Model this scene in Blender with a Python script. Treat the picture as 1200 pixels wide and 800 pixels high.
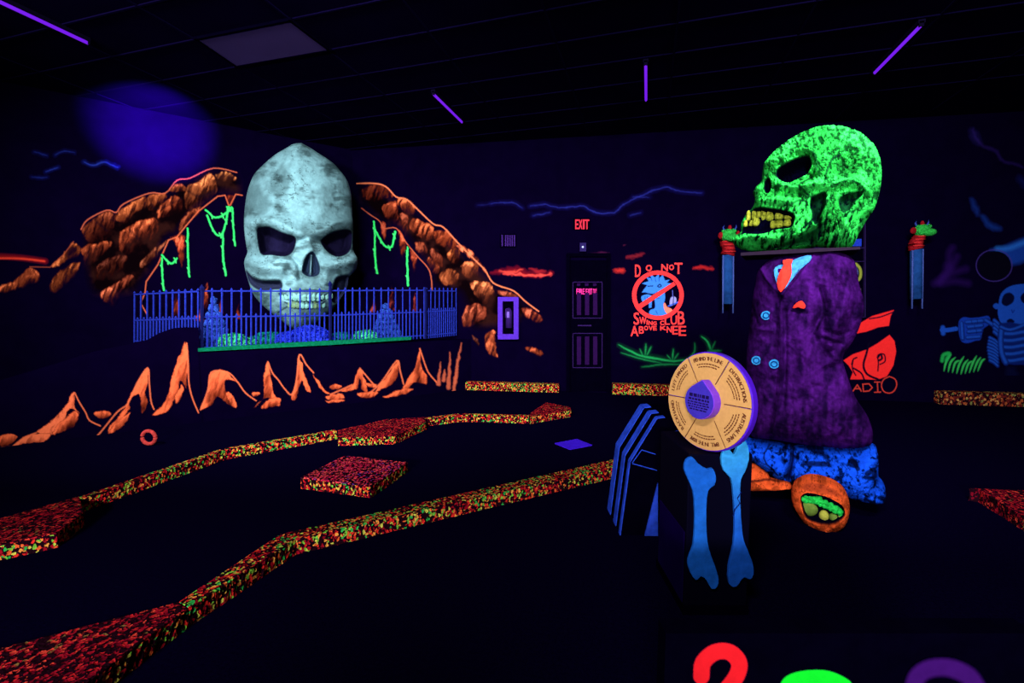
import bpy, math, random
import numpy as np
random.seed(7); rng = np.random.RandomState(7)
SC = bpy.context.scene; COL = SC.collection
for o in list(bpy.data.objects): bpy.data.objects.remove(o)

# ---------------------------------------------------------------- camera
FPX = 540.0; PITCH = math.atan(43/FPX); YAW = math.radians(16.35777); EYE = 1.55; CEIL = 4.42
cam = bpy.data.cameras.new('camera'); cam.sensor_width = 36; cam.lens = 36*FPX/1200; cam.clip_start = .05
camo = bpy.data.objects.new('camera', cam); COL.objects.link(camo)
camo.location = (0, 0, EYE); camo.rotation_euler = (math.pi/2-PITCH, 0, YAW); SC.camera = camo
# ---------------------------------------------------------------- world, exposure
SC.view_settings.view_transform = 'Standard'; SC.view_settings.look = 'None'
SC.view_settings.gamma = 1; SC.view_settings.use_curve_mapping = False; SC.view_settings.exposure = 0
w = bpy.data.worlds.new('world'); SC.world = w; w.use_nodes = True
w.node_tree.nodes['Background'].inputs[0].default_value = (.002, .001, .01, 1)
# ---------------------------------------------------------------- lamps (neutral fill lamps added out of frame, violet flood)
def area(loc, power, col=(1, .97, .92), size=1.0, aim=None, spread=85):
    l = bpy.data.lights.new('added_fill_lamp', 'AREA'); l.energy = power*.5; l.color = col; l.shape = 'RECTANGLE'; l.size = size; l.size_y = .3; l.spread = math.radians(spread)
    o = bpy.data.objects.new('added_fill_lamp', l); COL.objects.link(o); o.location = loc
    if aim:
        d = np.array(aim, float)-np.array(loc); o.rotation_euler = (math.atan2(math.hypot(d[0], d[1]), -d[2]), 0, math.atan2(d[1], d[0])-math.pi/2)
    return o
area((-5.2, .6, 4.2), 235, aim=(-5.6, 6.2, 1.6))
area((-1.8, .8, 4.2), 235, aim=(-4.0, 7.4, 1.7))
area((1.6, 1.0, 4.2), 250, aim=(1.6, 8.4, 1.6))
area((-.6, -1.2, 4.2), 115, aim=(1.9, 3.8, 1.6))
area((-1.6, -2.6, 1.9), 210, aim=(-4.2, 6.5, 1.5), spread=70)  # low frontal fills added behind the camera for the skull and the monster
area((.2, -2.6, 1.9), 125, aim=(1.9, 3.8, 1.5), spread=70)
area((-3.0, 1.6, 4.3), 25, aim=(-3.0, 3.6, 0), spread=160)
def spot(name, loc, aim, power, col, ang, blend):
    l = bpy.data.lights.new(name, 'SPOT'); l.energy = power; l.color = col; l.spot_size = math.radians(ang); l.spot_blend = blend; l.shadow_soft_size = .05
    o = bpy.data.objects.new(name, l); COL.objects.link(o); o.location = loc
    d = np.array(aim, float)-np.array(loc); o.rotation_euler = (math.atan2(math.hypot(d[0], d[1]), -d[2]), 0, math.atan2(d[1], d[0])-math.pi/2)

# ---------------------------------------------------------------- geometry of the view -> world points
CY, SY = math.cos(YAW), math.sin(YAW)
def rays(X, Y):
    X = np.asarray(X, float); Y = np.asarray(Y, float)
    a = (X-600)/FPX; b = -(Y-400)/FPX
    fw = math.cos(PITCH)+b*math.sin(PITCH); up = b*math.cos(PITCH)-math.sin(PITCH)
    return np.stack([a*CY-fw*SY, a*SY+fw*CY, up], -1)
CAM = np.array([0, 0, EYE])
def hz(x, y, z):
    r = rays(x, y); return CAM+r*((z-EYE)/r[2])
class Plane:                                   # vertical plane: point, horizontal normal facing the room
    def __init__(s, p, n): s.p = np.array([p[0], p[1], 0.]); s.n = np.array([n[0], n[1], 0.])/math.hypot(n[0], n[1]); s.u = np.array([-s.n[1], s.n[0], 0.])
    def hit(s, X, Y, off=0.):
        r = rays(X, Y); t = (np.dot(s.p-CAM, s.n)+off)/(r@s.n)
        return CAM+r*t[..., None] if np.ndim(t) else CAM+r*t
def face_plane(px, L):                         # plane at horizontal distance L along the ray of column px, facing the camera
    r = rays(px, 357.); h = r[:2]/np.linalg.norm(r[:2]); return Plane(h*L, -h)
def depth_plane(D):
    return Plane((-SY*D, CY*D), (SY, -CY))
A0, A1 = hz(232, 495, 0), hz(545, 456, 0)
dA = (A1-A0)[:2]; dA /= np.linalg.norm(dA); nA = np.array([dA[1], -dA[0]])
PA = Plane(A0, nA)                             # stage front
STG = 1.6
PB = Plane(A0[:2]-nA*STG, nA)                  # cave wall behind the stage
PK = Plane((0, 8.3), (.125, -1))               # back wall
def cross2(P, Q):
    M = np.array([P.n[:2], Q.n[:2]]); return np.linalg.solve(M, [P.p@P.n, Q.p@Q.n])
CB = cross2(PB, PK); CA = cross2(PA, PK)

# ---------------------------------------------------------------- object helpers
def lin(c):
    c = np.asarray(c, float)/255.; return np.where(c <= .04045, c/12.92, ((c+.055)/1.055)**2.4)
def link(name, me, parent=None, m=None):
    o = bpy.data.objects.new(name, me); COL.objects.link(o)
    if parent is not None: o.parent = parent
    if m is not None and me is not None and not me.materials: me.materials.append(m)
    return o
def empty(name, loc, label, cat, group=None):
    o = bpy.data.objects.new(name, None); COL.objects.link(o); o.location = tuple(loc); o.empty_display_size = .1
    o['label'] = label; o['category'] = cat
    if group: o['group'] = group
    return o
def tag(o, label, cat, group=None):
    o['label'] = label; o['category'] = cat
    if group: o['group'] = group
    return o
def struct(o): o['kind'] = 'structure'; return o
def recentre(o):                               # move a top-level mesh's origin to its base
    me = o.data; n = len(me.vertices); v = np.zeros(n*3); me.vertices.foreach_get('co', v); v = v.reshape(-1, 3)
    c = np.array([(v[:, 0].min()+v[:, 0].max())/2, (v[:, 1].min()+v[:, 1].max())/2, v[:, 2].min()])
    v -= c; me.vertices.foreach_set('co', v.ravel()); o.location = tuple(np.array(o.location)+c); me.update(); return o
def mesh(name, V, F, parent=None, m=None, smooth=False, C=None, base=None):
    V = np.asarray(V, float)
    if parent is not None and base is None:
        base = np.zeros(3); p = parent
        while p is not None: base = base+np.array(p.location); p = p.parent
    if base is not None: V = V-np.asarray(base)
    me = bpy.data.meshes.new(name)
    F = F if isinstance(F, list) else F.tolist()
    me.from_pydata(V.tolist(), [], F)
    if C is not None:
        C = np.asarray(C); at = me.color_attributes.new('Col', 'FLOAT_COLOR', 'POINT')
        at.data.foreach_set('color', np.concatenate([C, np.ones((len(C), 1))], 1).astype(np.float32).ravel())
    if smooth: me.polygons.foreach_set('use_smooth', [True]*len(me.polygons))
    me.update()
    o = link(name, me, parent, m)
    if parent is None: recentre(o)
    return o
class MB:
    def __init__(s): s.V = []; s.F = []
    def add(s, V, F):
        n = len(s.V); s.V += [tuple(map(float, v)) for v in V]; s.F += [[i+n for i in f] for f in F]; return s
    def prism(s, pts, z0, z1):                 # plan polygon extruded upward
        pts = [tuple(p[:2]) for p in pts]; n = len(pts)
        ar = sum(pts[i][0]*pts[(i+1) % n][1]-pts[(i+1) % n][0]*pts[i][1] for i in range(n))
        if ar < 0: pts = pts[::-1]
        V = [(x, y, z0) for x, y in pts]+[(x, y, z1) for x, y in pts]
        return s.add(V, [list(range(n))[::-1], list(range(n, 2*n))]+[[i, (i+1) % n, n+(i+1) % n, n+i] for i in range(n)])
    def slab(s, front, off):                   # 3D polygon swept by vector off
        n = len(front); front = [np.array(p, float) for p in front]; V = front+[p+off for p in front]
        return s.add(V, [list(range(n)), list(range(n, 2*n))[::-1]]+[[(i+1) % n, i, n+i, n+(i+1) % n] for i in range(n)])
    def box(s, c, d, u=(1, 0, 0)):             # centre, sizes, horizontal axis
        u = np.array([u[0], u[1], 0.]); u /= np.linalg.norm(u); v = np.array([-u[1], u[0], 0]); k = np.array([0, 0, 1.]); c = np.array(c, float)
        f = [c-u*d[0]/2-v*d[1]/2+k*z for z in ()]
        P = [c+a*u*d[0]/2+b*v*d[1]/2-k*d[2]/2 for a, b in ((-1, -1), (1, -1), (1, 1), (-1, 1))]
        return s.add(P+[p+k*d[2] for p in P], [[3, 2, 1, 0], [4, 5, 6, 7], [0, 1, 5, 4], [1, 2, 6, 5], [2, 3, 7, 6], [3, 0, 4, 7]])
    def tube(s, pts, r, n=8, r1=None):
        pts = [np.array(p, float) for p in pts]; rings = []; N = len(pts)
        for i, p in enumerate(pts):
            t = pts[min(i+1, N-1)]-pts[max(i-1, 0)]; t /= np.linalg.norm(t)+1e-9
            a = np.cross(t, [0, 0, 1.]); 
            if np.linalg.norm(a) < .05: a = np.cross(t, [1., 0, 0])
            a /= np.linalg.norm(a); b = np.cross(t, a); rr = (r[i] if hasattr(r, '__len__') else (r if r1 is None else r+(r1-r)*i/(N-1)))
            rings.append([p+rr*(a*math.cos(q*2*math.pi/n)+b*math.sin(q*2*math.pi/n)) for q in range(n)])
        V = sum(rings, []); F = []
        for i in range(N-1):
            for q in range(n): F.append([i*n+q, i*n+(q+1) % n, (i+1)*n+(q+1) % n, (i+1)*n+q])
        F.append(list(range(n))[::-1]); F.append(list(range((N-1)*n, N*n)))
        return s.add(V, F)
    def ball(s, c, r, n=8, m=6, ax=None):
        c = np.array(c, float); r = np.array(r if hasattr(r, '__len__') else (r, r, r), float)
        ax = np.eye(3) if ax is None else np.array(ax)
        V = [c+ax[2]*r[2]]; 
        for i in range(1, m):
            for q in range(n):
                th = math.pi*i/m; ph = 2*math.pi*q/n
                V.append(c+ax[0]*r[0]*math.sin(th)*math.cos(ph)+ax[1]*r[1]*math.sin(th)*math.sin(ph)+ax[2]*r[2]*math.cos(th))
        V.append(c-ax[2]*r[2]); F = [[0, 1+q, 1+(q+1) % n] for q in range(n)]
        for i in range(m-2):
            for q in range(n): F.append([1+i*n+q, 1+(i+1)*n+q, 1+(i+1)*n+(q+1) % n, 1+i*n+(q+1) % n])
        L = len(V)-1; F += [[L, 1+(m-2)*n+(q+1) % n, 1+(m-2)*n+q] for q in range(n)]
        return s.add(V, F)
    def build(s, name, m, parent=None, smooth=False, bevel=0):
        o = mesh(name, s.V, s.F, parent, m, smooth)
        if bevel: b = o.modifiers.new('bevel', 'BEVEL'); b.width = bevel; b.segments = 2; b.limit_method = 'ANGLE'
        return o

# ---------------------------------------------------------------- materials
def mat(name, col, rough=.9, spec=.0, noise=0, scale=20, bump=0, emit=None, attr=False, metal=0, darkcol=None, grain=None):
    m = bpy.data.materials.new(name); m.use_nodes = True; nt = m.node_tree; N = nt.nodes; L = nt.links
    b = N['Principled BSDF']; b.inputs['Roughness'].default_value = rough; b.inputs['Specular IOR Level'].default_value = spec; b.inputs['Metallic'].default_value = metal
    c = lin(col) if col is not None else (0, 0, 0)
    src = None
    if attr:
        a = N.new('ShaderNodeAttribute'); a.attribute_name = 'Col'; src = a.outputs['Color']
    if noise or bump or grain:
        tc = N.new('ShaderNodeTexCoord'); n = N.new('ShaderNodeTexNoise'); n.inputs['Scale'].default_value = scale; n.inputs['Detail'].default_value = 6; n.inputs['Roughness'].default_value = .65
        L.new(tc.outputs['Object'], n.inputs['Vector'])
    if noise:
        r = N.new('ShaderNodeValToRGB'); r.color_ramp.elements[0].position = .35; r.color_ramp.elements[1].position = .65
        k = 1-noise; r.color_ramp.elements[0].color = (k, k, k, 1); L.new(n.outputs['Fac'], r.inputs['Fac'])
        x = N.new('ShaderNodeMix'); x.data_type = 'RGBA'; x.blend_type = 'MULTIPLY'; x.inputs['Factor'].default_value = 1
        if src: L.new(src, x.inputs['A'])
        else: x.inputs['A'].default_value = (*c, 1)
        L.new(r.outputs['Color'], x.inputs['B']); src = x.outputs['Result']
    if src: L.new(src, b.inputs['Base Color'])
    else: b.inputs['Base Color'].default_value = (*c, 1)
    if bump:
        bp = N.new('ShaderNodeBump'); bp.inputs['Strength'].default_value = bump; bp.inputs['Distance'].default_value = .02
        L.new(n.outputs['Fac'], bp.inputs['Height']); L.new(bp.outputs['Normal'], b.inputs['Normal'])
    if emit: b.inputs['Emission Color'].default_value = (*lin(emit[0]), 1); b.inputs['Emission Strength'].default_value = emit[1]
    return m
def carpet_mat(name, cols, scale, patch=None, black=.3):
    m = bpy.data.materials.new(name); m.use_nodes = True; nt = m.node_tree; N = nt.nodes; L = nt.links
    b = N['Principled BSDF']; b.inputs['Roughness'].default_value = 1; b.inputs['Specular IOR Level'].default_value = 0
    g = N.new('ShaderNodeNewGeometry'); mp = N.new('ShaderNodeMapping'); mp.inputs['Scale'].default_value = (1, 1, .75)
    L.new(g.outputs['Position'], mp.inputs['Vector'])
    nz = N.new('ShaderNodeTexNoise'); nz.inputs['Scale'].default_value = 45; L.new(g.outputs['Position'], nz.inputs['Vector'])
    vm = N.new('ShaderNodeVectorMath'); vm.operation = 'SCALE'; vm.inputs['Scale'].default_value = .03; L.new(nz.outputs['Color'], vm.inputs[0])
    va = N.new('ShaderNodeVectorMath'); va.operation = 'ADD'; L.new(mp.outputs['Vector'], va.inputs[0]); L.new(vm.outputs[0], va.inputs[1])
    v = N.new('ShaderNodeTexVoronoi'); v.inputs['Scale'].default_value = scale; v.inputs['Randomness'].default_value = 1; L.new(va.outputs[0], v.inputs['Vector'])
    sep = N.new('ShaderNodeSeparateColor'); L.new(v.outputs['Color'], sep.inputs['Color'])
    # patches of one hue drift along the carpet
    pn = N.new('ShaderNodeTexNoise'); pn.inputs['Scale'].default_value = 3.5; L.new(g.outputs['Position'], pn.inputs['Vector'])
    ma = N.new('ShaderNodeMath'); ma.operation = 'MULTIPLY_ADD'; ma.inputs[1].default_value = .9; L.new(pn.outputs['Fac'], ma.inputs[0])
    mb = N.new('ShaderNodeMath'); mb.operation = 'MULTIPLY_ADD'; mb.inputs[1].default_value = .9; mb.inputs[2].default_value = -.42; L.new(sep.outputs['Red'], mb.inputs[0]); L.new(mb.outputs[0], ma.inputs[2])
    cr = N.new('ShaderNodeValToRGB'); cr.color_ramp.interpolation = 'CONSTANT'; E = cr.color_ramp.elements
    E[0].position = 0; E[0].color = (*lin(cols[0][1]), 1); E[1].position = cols[1][0]; E[1].color = (*lin(cols[1][1]), 1)
    for p, c in cols[2:]: e = E.new(p); e.color = (*lin(c), 1)
    L.new(ma.outputs[0], cr.inputs['Fac'])
    th = N.new('ShaderNodeMath'); th.operation = 'GREATER_THAN'; th.inputs[1].default_value = black; L.new(sep.outputs['Green'], th.inputs[0])
    cell = N.new('ShaderNodeMath'); cell.operation = 'LESS_THAN'; cell.inputs[1].default_value = .62; L.new(v.outputs['Distance'], cell.inputs[0])
    mu = N.new('ShaderNodeMath'); mu.operation = 'MULTIPLY'; L.new(th.outputs[0], mu.inputs[0]); L.new(cell.outputs[0], mu.inputs[1])
    mx = N.new('ShaderNodeMix'); mx.data_type = 'RGBA'; mx.inputs['A'].default_value = (*lin((28, 6, 18)), 1)
    L.new(mu.outputs[0], mx.inputs['Factor']); L.new(cr.outputs['Color'], mx.inputs['B']); L.new(mx.outputs['Result'], b.inputs['Base Color'])
    bp = N.new('ShaderNodeBump'); bp.inputs['Strength'].default_value = .6; bp.inputs['Distance'].default_value = .01; L.new(v.outputs['Distance'], bp.inputs['Height']); L.new(bp.outputs['Normal'], b.inputs['Normal'])
    return m
CONF = [(0, (150, 14, 34)), (.28, (215, 40, 36)), (.45, (225, 92, 46)), (.58, (228, 150, 66)), (.67, (200, 196, 80)), (.75, (120, 190, 60)), (.85, (44, 170, 76))]
REDS = [(0, (110, 8, 30)), (.30, (150, 16, 36)), (.55, (185, 30, 38)), (.75, (205, 60, 48)), (.92, (120, 90, 50))]
M_conf = carpet_mat('confetti_carpet', CONF, 62, black=.36); M_red = carpet_mat('confetti_carpet_red', REDS, 60, black=.42)
M_pink = carpet_mat('confetti_carpet_pink', [(0, (190, 20, 70)), (.3, (215, 50, 80)), (.55, (235, 80, 80)), (.8, (120, 40, 120)), (.93, (90, 50, 160))], 60, black=.5)
M_wall = mat('wall_black_paint', (5, 1, 27), rough=.8, noise=.25, scale=3)
M_floor = mat('floor_black_carpet', (5, 2, 29), rough=1, noise=.4, scale=60, bump=.2)
M_ceil = mat('ceiling_black', (6, 2, 30), noise=.2, scale=2)
M_black = mat('black_paint', (2, 1, 14), noise=.3, scale=12)
M_paint = mat('fluorescent_mural_paint', None, attr=True, noise=.12, scale=30)
M_sculpt = mat('sculpted_paint', None, attr=True, noise=.25, scale=14, bump=.5)
M_blue = mat('blue_fluorescent', (34, 62, 205), noise=.35, scale=40)
def flat(n, c, **k): return mat(n, c, **dict(dict(noise=.2, scale=25), **k))

# ---------------------------------------------------------------- noise on arrays
def vnoise(X, Y, s, seed=0):
    r = np.random.RandomState(seed); G = r.rand(64, 64); x = X/s; y = Y/s
    xi = np.floor(x).astype(int); yi = np.floor(y).astype(int); fx = x-xi; fy = y-yi; fx = fx*fx*(3-2*fx); fy = fy*fy*(3-2*fy)
    g = lambda i, j: G[i % 64, j % 64]
    return (g(xi, yi)*(1-fx)+g(xi+1, yi)*fx)*(1-fy)+(g(xi, yi+1)*(1-fx)+g(xi+1, yi+1)*fx)*fy
def fbm(X, Y, s, seed=0, o=4):
    v = 0; a = .5
    for i in range(o):
        v = v+a*vnoise(X, Y, s, seed+i); s /= 2.03; a *= .5; X, Y = X*.8-Y*.6+17.3, X*.6+Y*.8+9.1
    return v/(1-.5**o)
def sstep(a, b, x): t = np.clip((x-a)/(b-a), 0, 1); return t*t*(3-2*t)
def smooth_poly(P, n=4, closed=True):
    P = np.array(P, float); N = len(P); out = []
    R = range(N) if closed else range(N-1)
    for i in R:
        g = (lambda k: P[k % N]) if closed else (lambda k: P[min(max(k, 0), N-1)])
        p0, p1, p2, p3 = g(i-1), g(i), g(i+1), g(i+2)
        for k in range(n):
            t = k/n; out.append(.5*((2*p1)+(-p0+p2)*t+(2*p0-5*p1+4*p2-p3)*t*t+(-p0+3*p1-3*p2+p3)*t**3))
    if not closed: out.append(P[-1])
    return np.array(out)
def seg_dist(X, Y, P, closed=False):
    P = np.asarray(P, float); Q = np.roll(P, -1, 0) if closed else P[1:]; A = P if closed else P[:-1]
    best = np.full(X.shape, 1e9); par = np.zeros(X.shape); n = len(A)
    for i, (a, b) in enumerate(zip(A, Q)):
        dx, dy = b-a; L2 = dx*dx+dy*dy+1e-9; t = np.clip(((X-a[0])*dx+(Y-a[1])*dy)/L2, 0, 1)
        d = np.hypot(X-a[0]-t*dx, Y-a[1]-t*dy); m = d < best; best = np.where(m, d, best); par = np.where(m, (i+t)/n, par)
    return best, par
def inside(X, Y, P):
    P = np.asarray(P, float); c = np.zeros(X.shape, bool); Q = np.roll(P, 1, 0)
    for (x1, y1), (x2, y2) in zip(P, Q):
        if y1 == y2: continue
        k = ((y1 > Y) != (y2 > Y)) & (X < (x2-x1)*(Y-y1)/(y2-y1)+x1); c ^= k
    return c
def sdist(X, Y, P):
    d, _ = seg_dist(X, Y, P, True); return np.where(inside(X, Y, P), d, -d)

# ---------------------------------------------------------------- mural painter (paint colour per vertex on the wall plane)
class Paint:
    def __init__(s, x0, y0, x1, y1, st=.8):
        s.nx = int((x1-x0)/st)+1; s.ny = int((y1-y0)/st)+1
        s.X, s.Y = np.meshgrid(x0+np.arange(s.nx)*st, y0+np.arange(s.ny)*st)
        s.x0, s.y0, s.st = x0, y0, st
        s.C = np.zeros(s.X.shape+(3,)); s.A = np.zeros(s.X.shape)
    def win(s, P, pad):
        P = np.asarray(P, float); i0 = max(int((P[:, 0].min()-pad-s.x0)/s.st), 0); i1 = int((P[:, 0].max()+pad-s.x0)/s.st)+2
        j0 = max(int((P[:, 1].min()-pad-s.y0)/s.st), 0); j1 = int((P[:, 1].max()+pad-s.y0)/s.st)+2
        return slice(j0, max(j1, 0)), slice(i0, max(i1, 0))
    def over(s, w, m, c):
        c = lin(c) if not hasattr(c, 'shape') else c
        if s.A[w].size == 0: return
        s.C[w] = s.C[w]*(1-m[..., None])+c*m[..., None]; s.A[w] = np.maximum(s.A[w], m)
    def stroke(s, P, wd, c, soft=.8, op=1., taper=0, jit=0, sm=True):
        P = np.array(P, float); P = smooth_poly(P, 4, False) if sm and len(P) > 2 else P
        w = s.win(P, wd+soft+2); X, Y = s.X[w], s.Y[w]
        if X.size == 0: return
        if jit: X = X+(fbm(X, Y, 5, 3)-.5)*jit; Y = Y+(fbm(X, Y, 5, 9)-.5)*jit
        d, t = seg_dist(X, Y, P); ww = wd*(1-taper*np.abs(2*t-1)**2) if taper >= 0 else wd*(1+taper*t)
        m = np.clip((ww/2-d)/soft+.5, 0, 1)*op; s.over(w, m, c)
    def poly(s, P, c, soft=.8, op=1., sm=0, erase=False):
        P = smooth_poly(P, sm) if sm else np.array(P, float); w = s.win(P, soft+1); X, Y = s.X[w], s.Y[w]
        if X.size == 0: return
        m = np.clip(sdist(X, Y, P)/soft+.5, 0, 1)*op
        s.over(w, m, c)
    def rock(s, P, c, L=14, floor=.0, seed=1, edge=2.5, streak=.6, gain=1., side=.5):    # airbrushed rock: light crest fading to black below
        P = smooth_poly(P, 4); w = s.win(P, 4); X, Y = s.X[w], s.Y[w]
        if X.size == 0: return
        X = X+(fbm(X, Y, 7, seed+2)-.5)*4.5; Y = Y+(fbm(X, Y, 7, seed+8)-.5)*4.5
        d = sdist(X, Y, P); ins = d > 0
        top = np.where(ins, Y, 1e9).min(0); top = np.where(top > 1e8, P[:, 1].min(), top)
        k = np.ones(5)/5; top = np.convolve(np.pad(top, 2, 'edge'), k, 'valid')
        cx = P[:, 0].mean(); wd = np.ptp(P[:, 0])+1e-6
        depth = np.clip(Y-top[None, :], 0, None)+side*np.clip((X-cx)/wd+.1, 0, None)*L
        n = fbm(X, Y, 8, seed); n2 = fbm(X*1.3+Y*.45, Y*.3, 3.5, seed+5)
        v = np.exp(-(depth/L*(.7+1.2*n))**1.25)*(1-streak+streak*2*sstep(.25, .75, n2))*(.6+.8*n)
        if side: v = .38*v+.85*v**3*sstep(.42, .62, fbm(X, Y, 11, seed+21))
        v = np.clip(v*gain, floor, 1.15)*np.clip(d/edge+.2, 0, 1)
        cc = lin(c)[None, None]*np.clip(v, 0, 1.2)[..., None]**np.array([1.15, 1.35, 1.3])
        m = np.clip(d/1.2+.5, 0, 1)*np.clip(v*5, 0, 1); s.over(w, m, cc)
    def body(s, P, c, seed):
        w = s.win(P, 4); X, Y = s.X[w], s.Y[w]; d = sdist(X, Y, smooth_poly(P, 3)); n = sstep(.4, .75, fbm(X, Y, 14, seed))*.8+.1
        cc = lin(c)*n[..., None]; s.over(w, np.clip(d/12, 0, 1)*.9, cc)
    def build(s, name, plane, label=None, cat=None, parent=None, off=.004, m=None, thr=.02, under=True):
        keep = s.A > thr; cell = keep[:-1, :-1] | keep[1:, :-1] | keep[:-1, 1:] | keep[1:, 1:]
        idx = -np.ones(s.A.shape, int); use = np.zeros(s.A.shape, bool)
        use[:-1, :-1] |= cell; use[1:, :-1] |= cell; use[:-1, 1:] |= cell; use[1:, 1:] |= cell
        idx[use] = np.arange(use.sum())
        j, i = np.nonzero(cell); F = np.stack([idx[j, i], idx[j+1, i], idx[j+1, i+1], idx[j, i+1]], 1)
        V = plane.hit(s.X[use], s.Y[use], off); bg = lin((5, 1, 27))
        C = s.C[use]+bg[None]*(1-s.A[use])[:, None]
        o = mesh(name, V, F, parent, m or M_paint, False, C)
        if label: tag(o, label, cat)
        return o
def cr(P, s, ox, oy): return [(ox+x/s, oy+y/s) for x, y in P]

# ---------------------------------------------------------------- letters fitted into boxes on a plane
_lt = {}
def letter(ch):
    if ch not in _lt:
        cu = bpy.data.curves.new('t', 'FONT'); cu.body = ch; cu.resolution_u = 3; ob = bpy.data.objects.new('t', cu); COL.objects.link(ob)
        bpy.context.view_layer.update(); me = bpy.data.meshes.new_from_object(ob.evaluated_get(bpy.context.evaluated_depsgraph_get()))
        V = np.array([v.co[:] for v in me.vertices])[:, :2]; F = [list(p.vertices) for p in me.polygons]
        bpy.data.objects.remove(ob); _lt[ch] = (V-V.min(0), np.ptp(V, axis=0), F)
    return _lt[ch]
def lettering(name, boxes, plane, m, parent, off=.006, bold=0):
    b = MB()
    for ch, x0, y0, x1, y1 in boxes:
        V, sz, F = letter(ch); X = x0+V[:, 0]/max(sz[0], 1e-3)*(x1-x0); Y = y1-V[:, 1]/max(sz[1], 1e-3)*(y1-y0)
        b.add(plane.hit(X, Y, off), F)
        if bold:
            for dx, dy in ((bold, 0), (0, bold), (bold, bold)): b.add(plane.hit(X+dx, Y+dy, off+.0008*(dx+2*dy)), F)
    return b.build(name, m, parent)
def word(txt, x0, y0, x1, y1, gap=.2):
    n = len(txt); ws = [0.5 if c in 'I1' else 1 for c in txt]; tot = sum(ws)+gap*(n-1); u = (x1-x0)/tot; out = []; x = x0
    for c, q in zip(txt, ws):
        if c != ' ': out.append((c, x, y0, x+q*u, y1))
        x += (q+gap)*u
    return out

# ================================================================ SETTING
BACKY = -4.0; RX = 6.8
def on(P, t): return P
Bl = PB.p[:2]-dA*13.5
Kr = np.array([RX, 8.3+.125*RX])
fl = MB().prism([(Bl[0]-1, BACKY), (RX+.1, BACKY), (RX+.1, Kr[1]+.3), (Bl[0]-1, Kr[1]+.3)], -.1, 0)
struct(fl.build('floor', M_floor))
ce = MB().prism([(Bl[0]-1, BACKY), (RX+.1, BACKY), (RX+.1, Kr[1]+.3), (Bl[0]-1, Kr[1]+.3)], CEIL, CEIL+.1)
ceil = struct(ce.build('ceiling', M_ceil))
def wallp(name, p, q, nrm, z0=0, z1=CEIL, th=.12):
    p = np.array(p[:2]); q = np.array(q[:2]); n = np.array(nrm[:2])*th
    return struct(MB().prism([p, q, q-n, p-n], z0, z1).build(name, M_wall))
wallp('wall_left', CB, Bl, nA); wallp('wall_back', CB, Kr, PK.n)
wallp('wall_right', Kr, (RX, BACKY), (-1, 0)); wallp('wall_front', (Bl[0]-1, BACKY), (RX, BACKY), (0, 1))
# ceiling grid: thin bars of the suspended ceiling
M_bar = mat('ceiling_bar', (7, 4, 33)); M_panel = mat('ceiling_panel', (62, 48, 104), noise=.1, scale=3)
gx0 = -3.525; gy0 = 4.06
for i in range(-4, 9):
    x = gx0+i*1.25
    if -9.5 < x < RX: MB().box((x, 2.3, CEIL-.004), (.024, 12.4, .012)).build('ceiling_bar', M_bar, ceil)
for j in range(-12, 8):
    y = gy0+j*.585
    if BACKY < y < 8: MB().box((-1.3, y, CEIL-.005), (16, .024, .012)).build('ceiling_bar', M_bar, ceil)
t = empty('ceiling_light_panel', (-4.15, 4.35, CEIL-.03), 'pale switched-off rectangular light panel in the black ceiling above the white skull', 'ceiling light')
pts = [hz(x, y, CEIL-.02) for x, y in ((230, 45), (340, 23), (386, 58), (277, 77))]
MB().prism(pts, CEIL-.03, CEIL-.012).build('diffuser', M_panel, t)
fr = MB(); c = sum(pts)/4
for a, b in zip(pts, pts[1:]+pts[:1]):
    d = (b-a)/np.linalg.norm(b-a); m_ = (a+b)/2; fr.box((m_[0], m_[1], CEIL-.022), (np.linalg.norm(b-a)+.04, .03, .028), d)
fr.build('panel_frame', M_black, t)
# black-light tubes
M_tube = mat('black_light_tube', (30, 10, 60), emit=((118, 30, 235), 1.)); M_fix = mat('fixture_black', (10, 7, 28))
TUBES = [((-5.84, 3.2), 'black light tube fixture at far left of the ceiling'), ((-2.81, 6.34), 'short black light tube fixture on ceiling right of the white skull'),
         ((-.085, 6.34), 'black light tube fixture on ceiling over the exit sign'), ((2.58, 6.34), 'black light tube fixture on ceiling above the green skull head')]
for (x, y), lb in TUBES:
    t = empty('black_light_fixture', (x, y, CEIL), 'violet glowing '+lb, 'black light', 'black light tubes on the ceiling')
    MB().box((x, y, CEIL-.03), (.06, 1.02, .035)).build('housing', M_fix, t)
    MB().tube([(x, y-.5, CEIL-.065), (x, y+.5, CEIL-.065)], .017, 10).build('tube', M_tube, t, True)
    for s in (-1, 1): MB().box((x, y+s*.5, CEIL-.055), (.04, .02, .05)).build('end_cap', M_fix, t)
spot('violet_flood', (-5.0, 3.9, 3.5), tuple(PB.hit(182, 152)), 8000, (.3, .0, 1.), 38, 1.)

# stage
stage = empty('stage', (*((A0[:2]+A1[:2])/2-nA*.5), 0), 'raised black stage with painted front carrying the fenced white skull', 'stage')
a232 = PA.hit(232, 411); ZS = .94
b232 = PB.hit(157, 400)
fp = MB().prism([a232, CA, CB, b232], 0, ZS-.02); fp.build('platform', M_wall, stage)
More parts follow.
